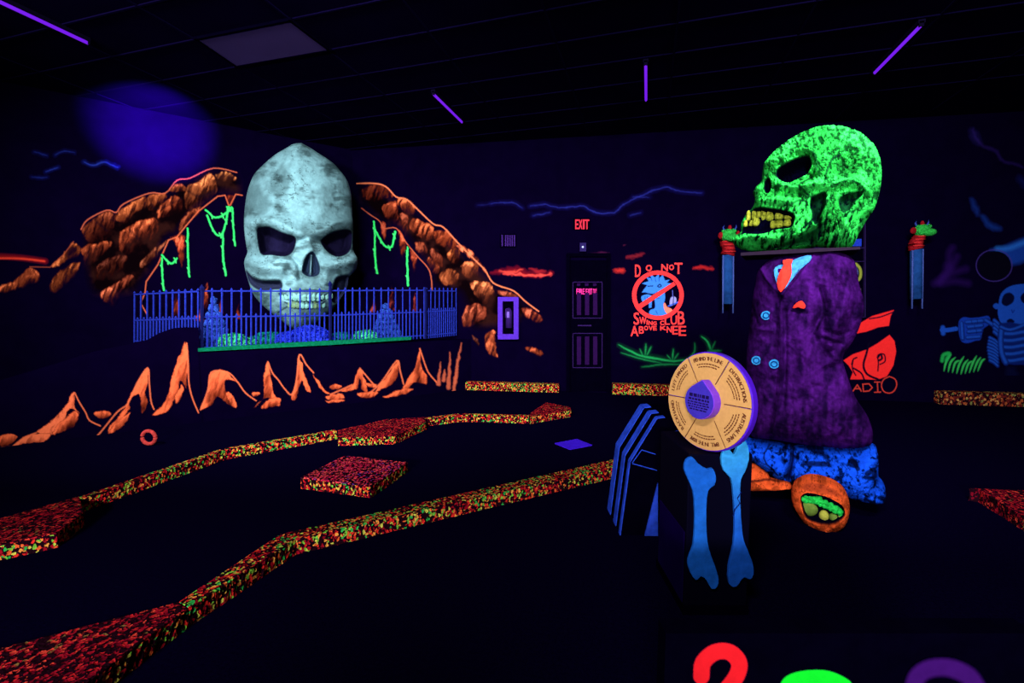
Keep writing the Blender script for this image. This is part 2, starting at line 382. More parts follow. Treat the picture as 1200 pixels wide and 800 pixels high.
# lower ledge wall left of the stage, its crest cut like rock
prof = [(-60, 470), (0, 446), (60, 428), (110, 412), (157, 402), (172, 399), (186, 391), (203, 385), (218, 384), (232.5, 384)]
V = []; 
for x, y in prof: p = PA.hit(x, y); V += [(p[0], p[1], 0), tuple(p), tuple(p-np.append(nA, 0)*.18), (p[0]-nA[0]*.18, p[1]-nA[1]*.18, 0)]
F = []
for i in range(len(prof)-1):
    for k in range(4): F.append([i*4+k, i*4+(k+1) % 4, (i+1)*4+(k+1) % 4, (i+1)*4+k][::-1])
F += [[0, 1, 2, 3], [len(V)-4+k for k in (3, 2, 1, 0)]]
mesh('ledge_wall', V, F, stage, M_wall)
M_green = mat('green_turf', (8, 112, 80), noise=.5, scale=30)
g = MB().slab([PA.hit(232, 412, .006), PA.hit(232, 408, .006), PA.hit(380, 399.5, .006), PA.hit(482, 394.5, .006), PA.hit(482, 398, .006), PA.hit(380, 404.5, .006)], -np.append(nA, 0)*.5)
g.build('turf_strip', M_green, stage)

# ================================================================ MURALS
OR = (238, 118, 72); BR = (206, 108, 62)
def vines(P, L):
    for pts in L:
        P.stroke(pts, 2.0, (50, 225, 110), soft=.8, jit=1.5)
        q = smooth_poly(pts, 3, False)
        for k in range(2, len(q)-1, 3):
            x, y = q[k]; P.stroke([(x-1.6, y-2.5), (x, y), (x+.5, y+3)], 1.6, (60, 215, 110), soft=.7)
def place_mural(P, pl, name, label): return P.build(name, pl, label, 'mural')
# split px column where cave wall meets back wall
def proj(p):
    d = np.array([p[0], p[1], p[2] if len(p) > 2 else EYE])-CAM; a = d[0]*CY+d[1]*SY; f = -d[0]*SY+d[1]*CY
    fw = f*math.cos(PITCH)-d[2]*math.sin(PITCH); up = f*math.sin(PITCH)+d[2]*math.cos(PITCH); return 600+FPX*a/fw, 400-FPX*up/fw
XC = proj((CB[0], CB[1], 2.0))[0]
class Fold:                                    # a wall that turns the corner between cave wall and back wall
    def hit(s, X, Y, off=0.):
        X = np.asarray(X, float); a = PB.hit(X, Y, off); b = PK.hit(X, Y, off)
        da = np.linalg.norm(a-CAM, axis=-1); db = np.linalg.norm(b-CAM, axis=-1)
        return np.where((X < XC)[..., None] if X.ndim else X < XC, a, b)
FOLD = Fold()
q2 = lambda P: cr(P, 4, 0, 170)
P = Paint(-2, 190, 290, 400, .8)
P.body(q2([(380, 400), (420, 345), (500, 308), (560, 318), (580, 278), (700, 228), (775, 228), (830, 170), (890, 158), (1000, 112), (1130, 130), (1135, 235), (1055, 235), (1020, 245), (930, 312), (870, 385), (830, 435), (790, 450), (740, 560), (685, 640), (640, 700), (520, 720), (420, 700), (380, 560)]), (40, 16, 12), 5)
RK = [([(0, 655), (60, 640), (110, 590), (150, 575), (185, 600), (180, 640), (100, 670), (0, 690)], OR, 12), ([(235, 570), (300, 510), (345, 455), (380, 480), (375, 520), (320, 540), (270, 570)], BR, 10),
 ([(225, 670), (270, 600), (370, 540), (360, 600), (320, 650), (260, 690)], BR, 10), ([(380, 395), (430, 350), (500, 310), (550, 320), (545, 370), (520, 430), (440, 480), (395, 430)], (175, 85, 55), 13),
 ([(380, 480), (440, 460), (525, 450), (500, 500), (450, 540), (440, 600), (400, 600), (385, 520)], OR, 9), ([(550, 450), (570, 400), (620, 370), (680, 345), (735, 345), (735, 420), (660, 480), (600, 520), (560, 500)], OR, 13),
 ([(555, 310), (600, 280), (680, 240), (690, 290), (640, 320), (590, 370), (540, 350)], BR, 11), ([(690, 240), (740, 225), (790, 240), (760, 300), (700, 310)], BR, 9),
 ([(740, 300), (800, 240), (850, 245), (860, 300), (820, 330), (740, 345)], OR, 10), ([(790, 210), (830, 180), (870, 185), (875, 215), (830, 225)], BR, 8),
 ([(870, 200), (930, 170), (980, 135), (1010, 155), (1020, 220), (980, 260), (930, 300), (900, 330), (865, 300)], (240, 140, 82), 14), ([(1010, 130), (1060, 122), (1110, 150), (1100, 170), (1040, 175), (1010, 150)], (240, 150, 90), 8),
 ([(650, 560), (700, 500), (800, 440), (750, 500), (720, 540), (665, 580)], (150, 80, 55), 14), ([(465, 700), (530, 650), (610, 605), (630, 620), (580, 680), (530, 760), (510, 760)], (220, 110, 75), 9),
 ([(800, 430), (865, 425), (866, 500), (855, 585), (840, 540), (825, 470)], (220, 90, 60), 25), ([(1055, 235), (1100, 235), (1085, 290), (1075, 290)], (220, 90, 60), 14), ([(440, 580), (520, 520), (600, 520), (560, 600), (470, 640)], (90, 40, 30), 14),
 ([(860, 330), (930, 290), (960, 300), (880, 370), (850, 430), (830, 430)], (150, 70, 45), 16)]
for i, (p, c, L) in enumerate(RK): P.rock(q2(p), c, L*1.5, seed=i*7, gain=1.0)
for i, p in enumerate(([(870, 205), (930, 240), (1000, 215)], [(700, 250), (735, 300), (850, 250)], [(440, 345), (500, 400)], [(610, 400), (650, 440)])): P.stroke(q2(p), 2.5, (12, 5, 14), soft=2.5, op=.6)
P.stroke(q2([(380, 395), (410, 350), (500, 305), (545, 315), (580, 275), (700, 225), (775, 225), (830, 165), (890, 155), (1000, 108), (1110, 128)]), 1.1, (225, 105, 75), op=.75)
P.stroke(q2([(690, 795), (660, 740), (680, 690), (685, 640), (740, 560), (790, 445), (830, 430), (870, 380), (930, 310), (1020, 240), (1055, 235), (1075, 290), (1105, 230), (1135, 235)]), 1.1, (225, 105, 70), op=.8, sm=False)
P.stroke(q2([(140, 570), (235, 572), (300, 510), (345, 452)]), .9, (200, 90, 60), op=.5, sm=False)
place_mural(P, FOLD, 'rock_arch_mural', 'orange airbrushed rock arch leg painted left of the white skull')
P = Paint(180, 215, 282, 345, .7)
vines(P, [q2(v) for v in ([(965, 305), (1010, 340), (1060, 320), (1085, 290)], [(970, 330), (1010, 415), (1045, 412), (1065, 330), (1070, 290)], [(1045, 420), (1045, 520), (1058, 610)], [(1090, 295), (1095, 400), (1102, 470)], [(880, 390), (880, 500), (887, 615)], [(760, 515), (800, 555), (830, 530)], [(760, 530), (760, 600), (768, 680)])])
place_mural(P, Plane(PB.p-PB.n*-.004, PB.n), 'hanging_vine_mural', 'glowing green hanging vines painted under the left rock arch')
q4 = lambda P: cr(P, 3.808, 400, 190); q7 = lambda P: cr(P, 4, 360, 320)
P = Paint(412, 205, 650, 440, .8)
P.body(q4([(60, 100), (150, 98), (245, 160), (340, 215), (455, 295), (520, 365), (640, 485), (700, 555), (770, 580), (880, 670), (800, 720), (640, 760), (560, 740), (520, 600), (400, 560), (385, 470), (340, 420), (290, 360), (245, 295), (190, 290), (90, 205)]), (42, 17, 14), 9)
RK = [([(90, 130), (130, 100), (200, 110), (240, 150), (200, 165), (150, 180), (110, 170)], (170, 75, 50), 10), ([(180, 200), (240, 170), (255, 230), (270, 270), (240, 285), (200, 250)], (205, 95, 60), 12),
 ([(245, 160), (300, 165), (330, 205), (320, 240), (270, 220)], (215, 105, 65), 9), ([(300, 290), (320, 250), (370, 265), (410, 290), (415, 330), (390, 355), (330, 330)], (215, 105, 65), 13),
 ([(415, 305), (470, 305), (520, 360), (500, 390), (450, 380), (420, 350)], (215, 100, 60), 12), ([(330, 360), (370, 358), (390, 390), (370, 420), (340, 400)], (225, 115, 80), 8),
 ([(470, 400), (530, 380), (520, 450), (490, 450)], BR, 11), ([(530, 460), (570, 440), (610, 450), (615, 500), (570, 525), (535, 500)], (220, 120, 75), 13),
 ([(510, 370), (560, 380), (610, 430), (660, 500), (620, 480), (560, 420)], (230, 115, 80), 10), ([(440, 505), (480, 470), (520, 490), (515, 540), (470, 555), (445, 540)], (225, 125, 75), 14),
 ([(570, 540), (610, 525), (660, 535), (680, 580), (650, 640), (620, 620), (590, 590)], (240, 135, 85), 15), ([(380, 420), (430, 450), (440, 490), (410, 500), (390, 470)], (190, 90, 60), 9),
 ([(540, 680), (560, 640), (600, 628), (650, 650), (640, 700), (560, 740), (535, 710)], (205, 100, 70), 15), ([(690, 570), (760, 580), (800, 610), (720, 600)], (170, 80, 60), 8),
 ([(805, 650), (850, 655), (900, 700), (870, 720), (820, 690)], (205, 95, 70), 10), ([(640, 770), (670, 745), (690, 760), (690, 830), (700, 870), (660, 860), (640, 810)], (225, 110, 70), 22),
 ([(818, 830), (850, 822), (905, 845), (895, 865), (850, 855)], (215, 100, 65), 7), ([(400, 380), (450, 420), (455, 470), (410, 450)], (150, 70, 50), 12), ([(260, 230), (300, 250), (300, 330), (280, 340)], (150, 70, 50), 14),
 ([(580, 770), (610, 790), (620, 830), (590, 800)], (90, 45, 40), 8), ([(175, 265), (205, 285), (192, 350)], (170, 70, 50), 22), ([(250, 300), (290, 365), (270, 430)], (200, 85, 55), 22), ([(308, 390), (340, 425), (325, 495)], (215, 95, 65), 24)]
for i, (p, c, L) in enumerate(RK): P.rock(q4(p), c, L*1.6, seed=i*11+3, gain=1.02)
P.stroke(q4([(60, 95), (150, 95), (200, 110), (245, 155), (290, 165), (340, 210), (410, 275), (455, 290), (520, 360), (600, 440), (640, 480), (670, 530), (700, 550), (770, 575), (820, 620), (880, 665)]), 1.5, (235, 125, 85), op=.85)
P.stroke(q4([(90, 205), (130, 235), (170, 262), (190, 295), (245, 295), (290, 360), (340, 420), (385, 470), (400, 510), (405, 570)]), 1.1, (200, 95, 65), op=.7)
place_mural(P, FOLD, 'rock_arch_mural', 'orange airbrushed rock arch leg painted right of the white skull')
P = Paint(430, 250, 482, 340, .7)
vines(P, [q4(v) for v in ([(145, 265), (150, 330), (150, 430), (160, 495)], [(150, 300), (190, 370), (225, 375), (240, 310)], [(295, 375), (293, 430), (298, 550)])])
place_mural(P, Fold(), 'hanging_vine_mural', 'glowing green hanging vines painted under the right rock arch').location
# stalagmites inside the cave
P = Paint(195, 325, 300, 385, .7)
for k, (a, b, h, w_) in enumerate(((206, 337, 38, 6), (242, 331, 30, 4), (259, 348, 20, 4), (280, 355, 18, 3.5), (234, 362, 14, 6))):
    P.rock([(a-w_, b+h), (a-w_*.4, b+h*.4), (a, b), (a+w_*.4, b+h*.45), (a+w_*.8, b+h)], (200, 85, 60), 26, seed=k)
place_mural(P, PB, 'stalagmite_mural', 'small orange stalagmites painted inside the cave, left of the skull')
P = Paint(425, 325, 500, 385, .7)
for k, (a, b, h, w_) in enumerate(((438, 350, 15, 4), (459, 334, 30, 5), (486, 343, 22, 4))):
    P.rock([(a-w_, b+h), (a-w_*.4, b+h*.4), (a, b), (a+w_*.4, b+h*.45), (a+w_*.8, b+h)], (170, 70, 70), 26, seed=k+5)
place_mural(P, FOLD, 'stalagmite_mural', 'small dull red stalagmites painted inside the cave, right of the skull')
# stalagmites on stage front
q3 = lambda P: cr(P, 4, 0, 360); q5 = lambda P: cr(P, 3.53, 220, 380); SO = (226, 98, 60)
P = Paint(-4, 395, 543, 530, .8)
SG = [(q3, [(170, 585), (230, 540), (290, 480), (345, 395), (352, 465), (372, 500), (330, 475), (300, 540), (290, 575), (230, 600)], 30), (q3, [(60, 650), (130, 600), (200, 588), (240, 592), (200, 632), (120, 640)], 14), (q3, [(240, 590), (350, 480), (370, 520), (330, 570)], 12),
 (q3, [(0, 600), (60, 595), (85, 610), (50, 640), (0, 655)], 9), (q3, [(440, 500), (480, 482), (520, 485), (515, 510), (460, 520)], 6),
 (q3, [(500, 575), (580, 480), (630, 370), (690, 282), (697, 345), (680, 400), (690, 450), (668, 500), (650, 405), (610, 440), (600, 490), (540, 575)], 40), (q3, [(505, 590), (570, 520), (610, 490), (590, 540), (540, 580)], 10),
 (q3, [(712, 508), (780, 430), (800, 360), (820, 280), (872, 163), (882, 260), (872, 330), (878, 385), (845, 345), (835, 400), (800, 470), (750, 500)], 45), (q3, [(820, 420), (850, 360), (860, 400), (830, 450)], 18),
 (q3, [(940, 480), (975, 390), (988, 305), (1065, 302), (1115, 360), (1095, 345), (1055, 345), (1060, 400), (1100, 465), (1050, 440), (1020, 420), (990, 460)], 30), (q3, [(1055, 400), (1080, 400), (1110, 465), (1080, 460)], 14),
 (q5, [(268, 348), (310, 310), (316, 200), (330, 153), (345, 230), (360, 290), (382, 335), (340, 330), (330, 300)], 34), (q5, [(300, 345), (340, 310), (382, 305), (375, 335), (320, 350)], 9), (q5, [(428, 312), (442, 250), (460, 123), (475, 180), (508, 275), (485, 272), (470, 230), (455, 300)], 36),
 (q5, [(520, 205), (560, 262), (595, 288), (560, 280), (535, 250)], 14), (q5, [(628, 275), (680, 250), (700, 200), (713, 180), (735, 225), (745, 275), (722, 270), (715, 225), (700, 270)], 20), (q5, [(735, 240), (780, 250), (775, 262), (745, 255)], 8),
 (q5, [(770, 282), (820, 215), (866, 148), (872, 200), (850, 245), (800, 272)], 16), (q5, [(882, 275), (920, 215), (942, 170), (960, 98), (970, 175), (992, 210), (985, 250), (940, 240), (905, 275)], 24), (q5, [(800, 302), (870, 270), (935, 265), (900, 290), (850, 298)], 10),
 (q5, [(570, 300), (600, 288), (650, 290), (640, 308), (585, 312)], 8), (q5, [(705, 285), (760, 278), (790, 285), (760, 304), (715, 300)], 8), (q5, [(590, 255), (615, 248), (640, 255), (625, 270), (595, 268)], 6), (q5, [(262, 285), (290, 278), (300, 290), (275, 300)], 5), (q5, [(570, 315), (640, 312), (650, 320), (590, 325)], 4)]
for i, (q, p, L) in enumerate(SG): P.rock(q(p), SO if i > 1 else (230, 105, 68), L*.95, seed=i*5, edge=1.2, gain=1.45, streak=.45, side=.0)
for q, p in ((q3, [(350, 400), (372, 445), (400, 490), (420, 530), (470, 555)]), (q3, [(440, 620), (480, 575), (550, 490), (600, 450), (640, 360), (692, 284), (700, 360), (708, 440), (722, 478)]), (q3, [(875, 168), (882, 260), (885, 350), (900, 420), (930, 493)]),
  (q3, [(940, 480), (975, 385), (990, 305), (1065, 303), (1110, 345), (1150, 400), (1200, 437)]), (q5, [(332, 155), (350, 200), (375, 230), (400, 265), (430, 290), (450, 230), (462, 125), (490, 165), (520, 200)]), (q5, [(590, 290), (640, 268), (680, 250)]),
  (q5, [(713, 182), (755, 232), (780, 260)]), (q5, [(745, 290), (800, 240), (865, 150), (878, 190), (893, 247)]), (q5, [(960, 100), (985, 175), (1000, 205), (1030, 240)]), (q3, [(50, 660), (110, 612), (170, 588)]), (q3, [(0, 660), (50, 655)])):
    P.stroke(q(p), 1.5, (235, 110, 72), op=.85)
for k, (a, b) in enumerate((((1045, 155), (1038, 245)), ((1085, 115), (1078, 262)), ((1130, 80), (1105, 240)), ((1062, 190), (1060, 230)), ((1110, 200), (1098, 290)))):
    P.stroke(q5([b, a]), 4.5, (205, 95, 68), soft=1.5, op=.8, taper=-.8, jit=3)
st = P.build('stalagmite_mural', PA, 'row of orange stalagmites painted along the black stage front', 'mural')
# clouds and lava streaks
P = Paint(20, 168, 150, 215, .8)
for p, o in (([(395, 80), (440, 95), (490, 80), (550, 105)], .75), ([(215, 125), (270, 105)], .6), ([(150, 150), (220, 152)], .3), ([(160, 30), (220, 50)], .3), ([(260, 45), (300, 30), (350, 35)], .35)):
    P.stroke(q2(p), 4, (22, 38, 150), soft=4, op=o*.4, jit=3); P.stroke(q2(p), 1.2, (44, 66, 190), soft=1.4, op=o*.8, taper=.7, jit=2)
P.build('cloud_mural', PB, 'faint blue storm cloud streaks painted high at far left', 'mural')
P = Paint(-3, 290, 58, 315, .8)
P.stroke([(-3, 300), (25, 302), (53, 306)], 5, (150, 20, 20), soft=4, op=.6); P.stroke([(-3, 302.5), (25, 303), (52, 306)], 2, (230, 60, 40), soft=1.5, op=.9)
P.build('lava_streak_mural', PB, 'glowing red horizon streak painted at far left edge', 'mural')
q6 = lambda P: cr(P, 3.078, 540, 200)
P = Paint(555, 212, 830, 262, .8)
for p, o in (([(110, 118), (140, 115), (190, 116), (222, 135)], .5), ([(250, 128), (300, 122), (330, 130), (380, 132), (440, 128), (490, 150), (550, 150), (590, 120), (640, 95), (690, 72), (740, 60), (790, 75), (870, 80)], .7), ([(610, 160), (650, 152)], .45), ([(260, 162), (320, 150)], .5), ([(60, 125), (110, 118)], .2), ([(620, 95), (680, 95)], .4)):
    P.stroke(q6(p), 4, (26, 28, 130), soft=5, op=o*.35, jit=2); P.stroke(q6(p), 1.0, (50, 58, 180), soft=1.2, op=o*.75, jit=3, taper=.5)
P.build('cloud_mural', PK, 'thin blue storm cloud line painted above the exit sign', 'mural')
def lava(x0, y0, x1, pts, label, plane=PK, o=1.):
    P = Paint(x0-3, y0-14, x1+3, y0+8, .7)
    for k, (p, w_, c, op) in enumerate(pts): P.stroke(p, w_, c, soft=w_*.7, op=op*o, taper=.8, jit=5)
    P.build('lava_streak_mural', plane, label, 'mural')
lava(572, 321, 648, [([(576, 320), (600, 316), (620, 321), (646, 320)], 7, (120, 14, 30), .8), ([(584, 317), (597, 319), (612, 316)], 3, (225, 70, 60), .8), ([(590, 321), (620, 322), (646, 321)], 3, (235, 70, 65), 1), ([(620, 314), (632, 318), (640, 316)], 3, (160, 30, 40), .7)], 'red lava streak painted between the right arch and the door')
lava(718, 317, 734, [([(720, 317), (732, 317)], 5, (190, 40, 40), .9)], 'short red lava streak just left of the club sign')
lava(733, 300, 756, [([(734, 303), (744, 300), (755, 297)], 4, (120, 25, 40), .8), ([(722, 288), (735, 286)], 3, (70, 20, 50), .6)], 'dim red streaks painted above the club sign')
lava(810, 314, 838, [([(811, 314), (824, 313), (836, 314)], 4, (170, 30, 35), .9)], 'short red lava streak right of the club sign')
lava(690, 297, 716, [([(692, 297), (712, 297)], 3, (70, 20, 60), .7)], 'very faint red streak painted above the door')

# ---- wall furniture
M_pur = flat('purple_paint', (82, 44, 190)); M_purd = flat('purple_dim', (56, 30, 110))
def box_px(b, pl, x0, y0, x1, y1, t0, t1):
    c = [pl.hit(x, y, t0) for x, y in ((x0, y1), (x1, y1), (x1, y0), (x0, y0))]; return b.slab([p+pl.n*(t1-t0) for p in c], -pl.n*(t1-t0))
# door
door = struct(box_px(MB(), PK, 668, 305, 711, 457.5, -.01, .03).build('door_1', M_black))
fr = MB()
for r in ((664, 300, 668, 458), (711, 300, 715, 458), (664, 297, 715, 301)): box_px(fr, PK, *r, -.01, .07)
fr.build('door_frame', M_black, door)
M_dl = flat('door_line_paint', (44, 24, 84)); M_dw = flat('door_plank_paint', (38, 12, 66))
for (x0, y0, x1, y1) in ((671, 330, 706, 373), (671, 390, 706, 431)):
    b = MB()
    for r in ((x0, y0, x0+.9, y1), (x1-.9, y0, x1, y1), (x0, y0, x1, y0+.9), (x0, y1-.9, x1, y1)): box_px(b, PK, *r, .03, .045)
    b.build('door_moulding', M_dl, door)
    for k in range(3): box_px(MB(), PK, x0+5+k*9.5, y0+(13 if y0 < 350 else 4), x0+10+k*9.5, y1-4, .03, .05).build('door_plank', M_dw, door)
for k in range(3): box_px(MB(), PK, 676+k*9.5, 332, 680+k*9.5, 335, .03, .045).build('rivet', M_dw, door)
box_px(MB(), PK, 677, 380.5, 693, 382, .03, .06).build('push_bar', M_dl, door)
lettering('door_lettering', word('FIRE', 675.5, 338, 685, 344.5)+word('EXIT', 686.5, 338, 694, 344.5)+word('ONLY', 695, 338, 699, 344.5), PK, mat('pink_paint', (225, 50, 150)), door, off=.04, bold=.3)
# exit sign
ex = empty('exit_sign', PK.hit(681, 270), 'small black exit sign with glowing red letters high on back wall', 'exit sign')
box_px(MB(), PK, 672, 256, 691, 269, 0, .06).build('housing', M_black, ex)
lettering('lettering', [('E', 674, 257, 677.4, 268), ('X', 678, 257, 682, 268), ('I', 683, 257, 684.6, 268), ('T', 685.2, 257, 690, 268)], PK, mat('exit_letter_glow', (90, 10, 20), emit=((255, 60, 85), 1.)), ex, off=.065, bold=.5)
el = empty('emergency_lamp', PK.hit(682, 296), 'tiny emergency lamp with pale blue light dot below the exit sign', 'lamp')
box_px(MB(), PK, 679.5, 285, 687, 295, 0, .08).build('housing', flat('lamp_grey', (40, 30, 90)), el)
MB().ball(PK.hit(683, 289.3, .085), .018).build('lens', mat('lens_glow', (120, 130, 200), emit=((190, 200, 255), 1.2)), el, True)
# vent with purple bars
v = empty('wall_vent', PK.hit(596, 289), 'small wall vent with vertical purple bars above the red streak', 'vent')
box_px(MB(), PK, 586, 274, 605, 290, 0, .02).build('backing', M_black, v)
for k, x in enumerate((588, 592, 594.6, 597.2, 599.8, 602.4)): box_px(MB(), PK, x, 275.5, x+1.5, 288.5, .02, .04).build('slat', M_purd, v)
# extinguisher cabinet
ec = empty('extinguisher_cabinet', PK.hit(597, 398), 'purple framed extinguisher cabinet on the painted rock arch', 'cabinet')
b = MB()
for r in ((584.5, 348, 590, 397), (603, 348, 608.5, 397), (590, 348, 603, 353), (590, 391, 603, 397)): box_px(b, PK, *r, 0, .1)
b.build('frame', M_pur, ec); box_px(MB(), PK, 590, 353, 603, 391, 0, .02).build('back_panel', M_black, ec)
MB().tube([PK.hit(596.5, 384, .07), PK.hit(596.5, 365, .07), PK.hit(596.5, 361, .07)], [.06, .06, .025], 10).build('cylinder', flat('ext_purple', (46, 24, 96)), ec, True)
MB().tube([PK.hit(596.5, 361, .07), PK.hit(593, 362, .08), PK.hit(592.5, 372, .08)], .012, 6).build('hose', M_purd, ec, True)
box_px(MB(), PK, 594, 365, 597, 372, .12, .135).build('label_plate', flat('pale_violet', (120, 90, 200)), ec)

# club sign
sg = empty('club_sign', PK.hit(771, 396), 'red and blue painted warning sign showing a crossed-out blue creature', 'sign')
qs = lambda P: cr(P, 5.515, 725, 295); RD = (250, 55, 62); BL = (58, 128, 240)
P = Paint(738, 312, 805, 378, .45)
head = [(150, 205), (185, 215), (165, 240), (150, 262), (175, 262), (215, 275), (265, 285), (290, 265), (345, 205), (310, 200), (330, 180), (300, 185), (285, 150), (262, 170), (258, 145), (235, 165), (205, 145), (210, 170), (180, 165), (195, 190), (175, 195)]
P.poly(qs(head), BL, .7); P.poly(qs([(235, 285), (290, 250), (300, 300), (290, 350), (320, 400), (260, 412), (200, 400), (205, 375), (235, 360)]), BL, .7, sm=3)
P.poly(qs([(150, 285), (190, 275), (215, 290), (200, 325), (165, 330), (148, 310)]), BL, .7, sm=3); P.poly(qs([(195, 320), (215, 318), (212, 360), (195, 362)]), BL, .7)
P.stroke(qs([(190, 222), (220, 220)]), 1.2, (10, 12, 60)); P.stroke(qs([(255, 218), (265, 210), (275, 220), (262, 228), (252, 222)]), 1.3, (10, 12, 60)); P.stroke(qs([(165, 265), (220, 275), (250, 262)]), 1.4, (10, 8, 50))
for a, b in (((205, 160), (215, 185)), ((235, 170), (240, 190)), ((260, 168), (262, 190)), ((225, 300), (265, 300)), ((240, 380), (250, 400)), ((170, 290), (172, 320)), ((185, 288), (190, 318))): P.stroke(qs([a, b]), .8, (16, 40, 130), op=.8)
P.poly(qs([(330, 345), (335, 300), (355, 288), (372, 300), (370, 330), (350, 345)]), (150, 150, 230), .7, sm=3); P.stroke(qs([(322, 350), (385, 325)]), 1.6, (50, 90, 230)); P.stroke(qs([(348, 250), (350, 290)]), .7, (90, 100, 220)); P.stroke(qs([(355, 290), (352, 345)]), 1, (20, 12, 60))
P.poly(qs([(290, 340), (300, 330), (312, 355), (340, 368), (352, 390), (335, 415), (300, 385)]), (255, 130, 110), .7, sm=3)
P.build('creature_painting', PK, parent=sg)
b = MB(); n = 48; ri, ro = 25.2, 30.4; cx, cy = 771., 345.8; V = []; F = []
for k in range(n):
    a = 2*math.pi*k/n
    for r, o in ((ri, .008), (ro, .008)): V.append(PK.hit(cx+r*math.cos(a), cy+r*.955*math.sin(a), o))
F = [[2*k, 2*k+1, (2*k+3) % (2*n), (2*k+2) % (2*n)] for k in range(n)]; b.add(V, F)
b.add([PK.hit(x, y, .009) for x, y in ((748, 356.5), (789.5, 330), (792, 334), (751, 361.5))], [[0, 1, 2, 3]])
b.build('prohibition_ring', mat('red_sign_paint', RD, noise=.12), sg)
M_sr = mat('red_letter_paint', (246, 62, 66), noise=.12)
qb = lambda x0, y0, x1, y1, s, ox, oy: (ox+x0/s, oy+y0/s, ox+x1/s, oy+y1/s)
bx = [(c, *qb(*r, 5.515, 725, 295)) for c, r in (('D', (105, 82, 140, 160)), ('O', (175, 84, 212, 122)), ('N', (275, 78, 316, 122)), ('O', (325, 82, 355, 115)), ('T', (360, 70, 410, 140)))]
bx += [(c, *qb(*r, 11.43, 735, 330)) for c, r in (('S', (85, 410, 155, 570)), ('W', (162, 470, 252, 560)), ('I', (258, 510, 273, 570)), ('N', (285, 525, 335, 575)), ('G', (345, 530, 390, 575)), ('C', (440, 520, 488, 575)), ('L', (500, 490, 565, 570)), ('U', (580, 450, 662, 570)), ('B', (675, 395, 765, 570)),
  ('A', (45, 590, 145, 725)), ('B', (155, 595, 218, 690)), ('O', (226, 590, 275, 645)), ('V', (285, 590, 337, 645)), ('E', (345, 590, 390, 645)), ('K', (440, 590, 520, 645)), ('N', (528, 595, 592, 675)), ('E', (602, 590, 675, 700)), ('E', (688, 590, 785, 720)))]
lettering('lettering', bx, PK, M_sr, sg, bold=.55)
# grass under sign
P = Paint(722, 390, 850, 440, .8)
G = (40, 205, 110)
for p, w_, o in (([(725, 404), (738, 411), (752, 417), (770, 420), (790, 423), (812, 420)], 3.5, .8), ([(728, 413), (750, 420), (775, 425)], 2, .5), ([(752, 430), (775, 427), (800, 427)], 2.5, .4), ([(756, 416), (757, 403)], 2, .7), ([(758, 416), (763, 406)], 2, .7), ([(753, 416), (750, 409)], 1.5, .6),
  ([(788, 421), (789, 409)], 2, .7), ([(790, 421), (795, 414)], 1.5, .6), ([(786, 421), (782, 416)], 1.5, .6), ([(806, 420), (814, 412), (814, 402)], 2, .4), ([(822, 394), (829, 400), (833, 409)], 2.5, .8), ([(832, 410), (829, 400)], 2, .5), ([(834, 410), (838, 400)], 1.5, .4), ([(829, 411), (845, 411)], 3, .4)):
    P.stroke(p, w_*2.2, (8, 70, 40), soft=4, op=o*.55, taper=.5); P.stroke(p, w_*.6, G, soft=1.6, op=o*.85, taper=.9, jit=1)
P.build('grass_mural', PK, 'green glowing grass tufts painted below the warning sign', 'mural')

# radio sign
rs = empty('radio_sign', PK.hit(1022, 462), 'red painted face with cap and outlined radio lettering behind the monster', 'sign')
qr = lambda P: cr(P, 3.077, 980, 220)
P = Paint(985, 358, 1056, 452, .6)
P.poly(qr([(73, 525), (82, 490), (130, 462), (208, 440), (196, 462), (190, 497), (150, 503), (110, 518)]), (250, 42, 46), .8); P.stroke(qr([(120, 472), (160, 465), (205, 448)]), 1.6, (14, 8, 40), soft=.8)
P.poly(qr([(26, 622), (60, 600), (112, 582), (150, 560), (192, 530), (210, 552), (216, 590), (206, 640), (182, 680), (145, 692), (105, 690), (50, 690), (60, 665), (44, 640)]), (250, 42, 46), .8)
P.stroke(qr([(118, 560), (108, 600), (98, 640), (112, 672), (150, 690)]), 2.6, (10, 5, 30), soft=.8); P.stroke(qr([(150, 612), (160, 600), (165, 615), (155, 622)]), 2.4, (10, 5, 30)); P.stroke(qr([(56, 636), (62, 618), (74, 612)]), 1.8, (10, 5, 30)); P.stroke(qr([(62, 650), (90, 668), (100, 690)]), 2, (10, 5, 30))
P.stroke(qr([(150, 660), (152, 630), (150, 604), (172, 600), (176, 625), (158, 636)]), 1.6, (10, 5, 30)); P.stroke(qr([(70, 676), (58, 650), (60, 624)]), 1.6, (10, 5, 30))
P.build('face_painting', PK, parent=rs)
P = Paint(996, 438, 1054, 464, .5)
for p in ([(60, 733), (76, 710), (90, 733)], [(66, 724), (86, 724)], [(96, 708), (98, 734), (118, 732), (130, 720), (118, 706), (95, 708)], [(138, 700), (158, 700)], [(148, 700), (150, 735)], [(138, 737), (160, 736)], [(192, 680), (212, 690), (218, 710), (208, 732), (190, 740), (170, 732), (163, 710), (172, 690), (192, 680)]):
    P.stroke(qr(p), 1.3, (205, 58, 50), soft=.7, sm=len(p) > 6)
P.build('lettering', PK, parent=rs)

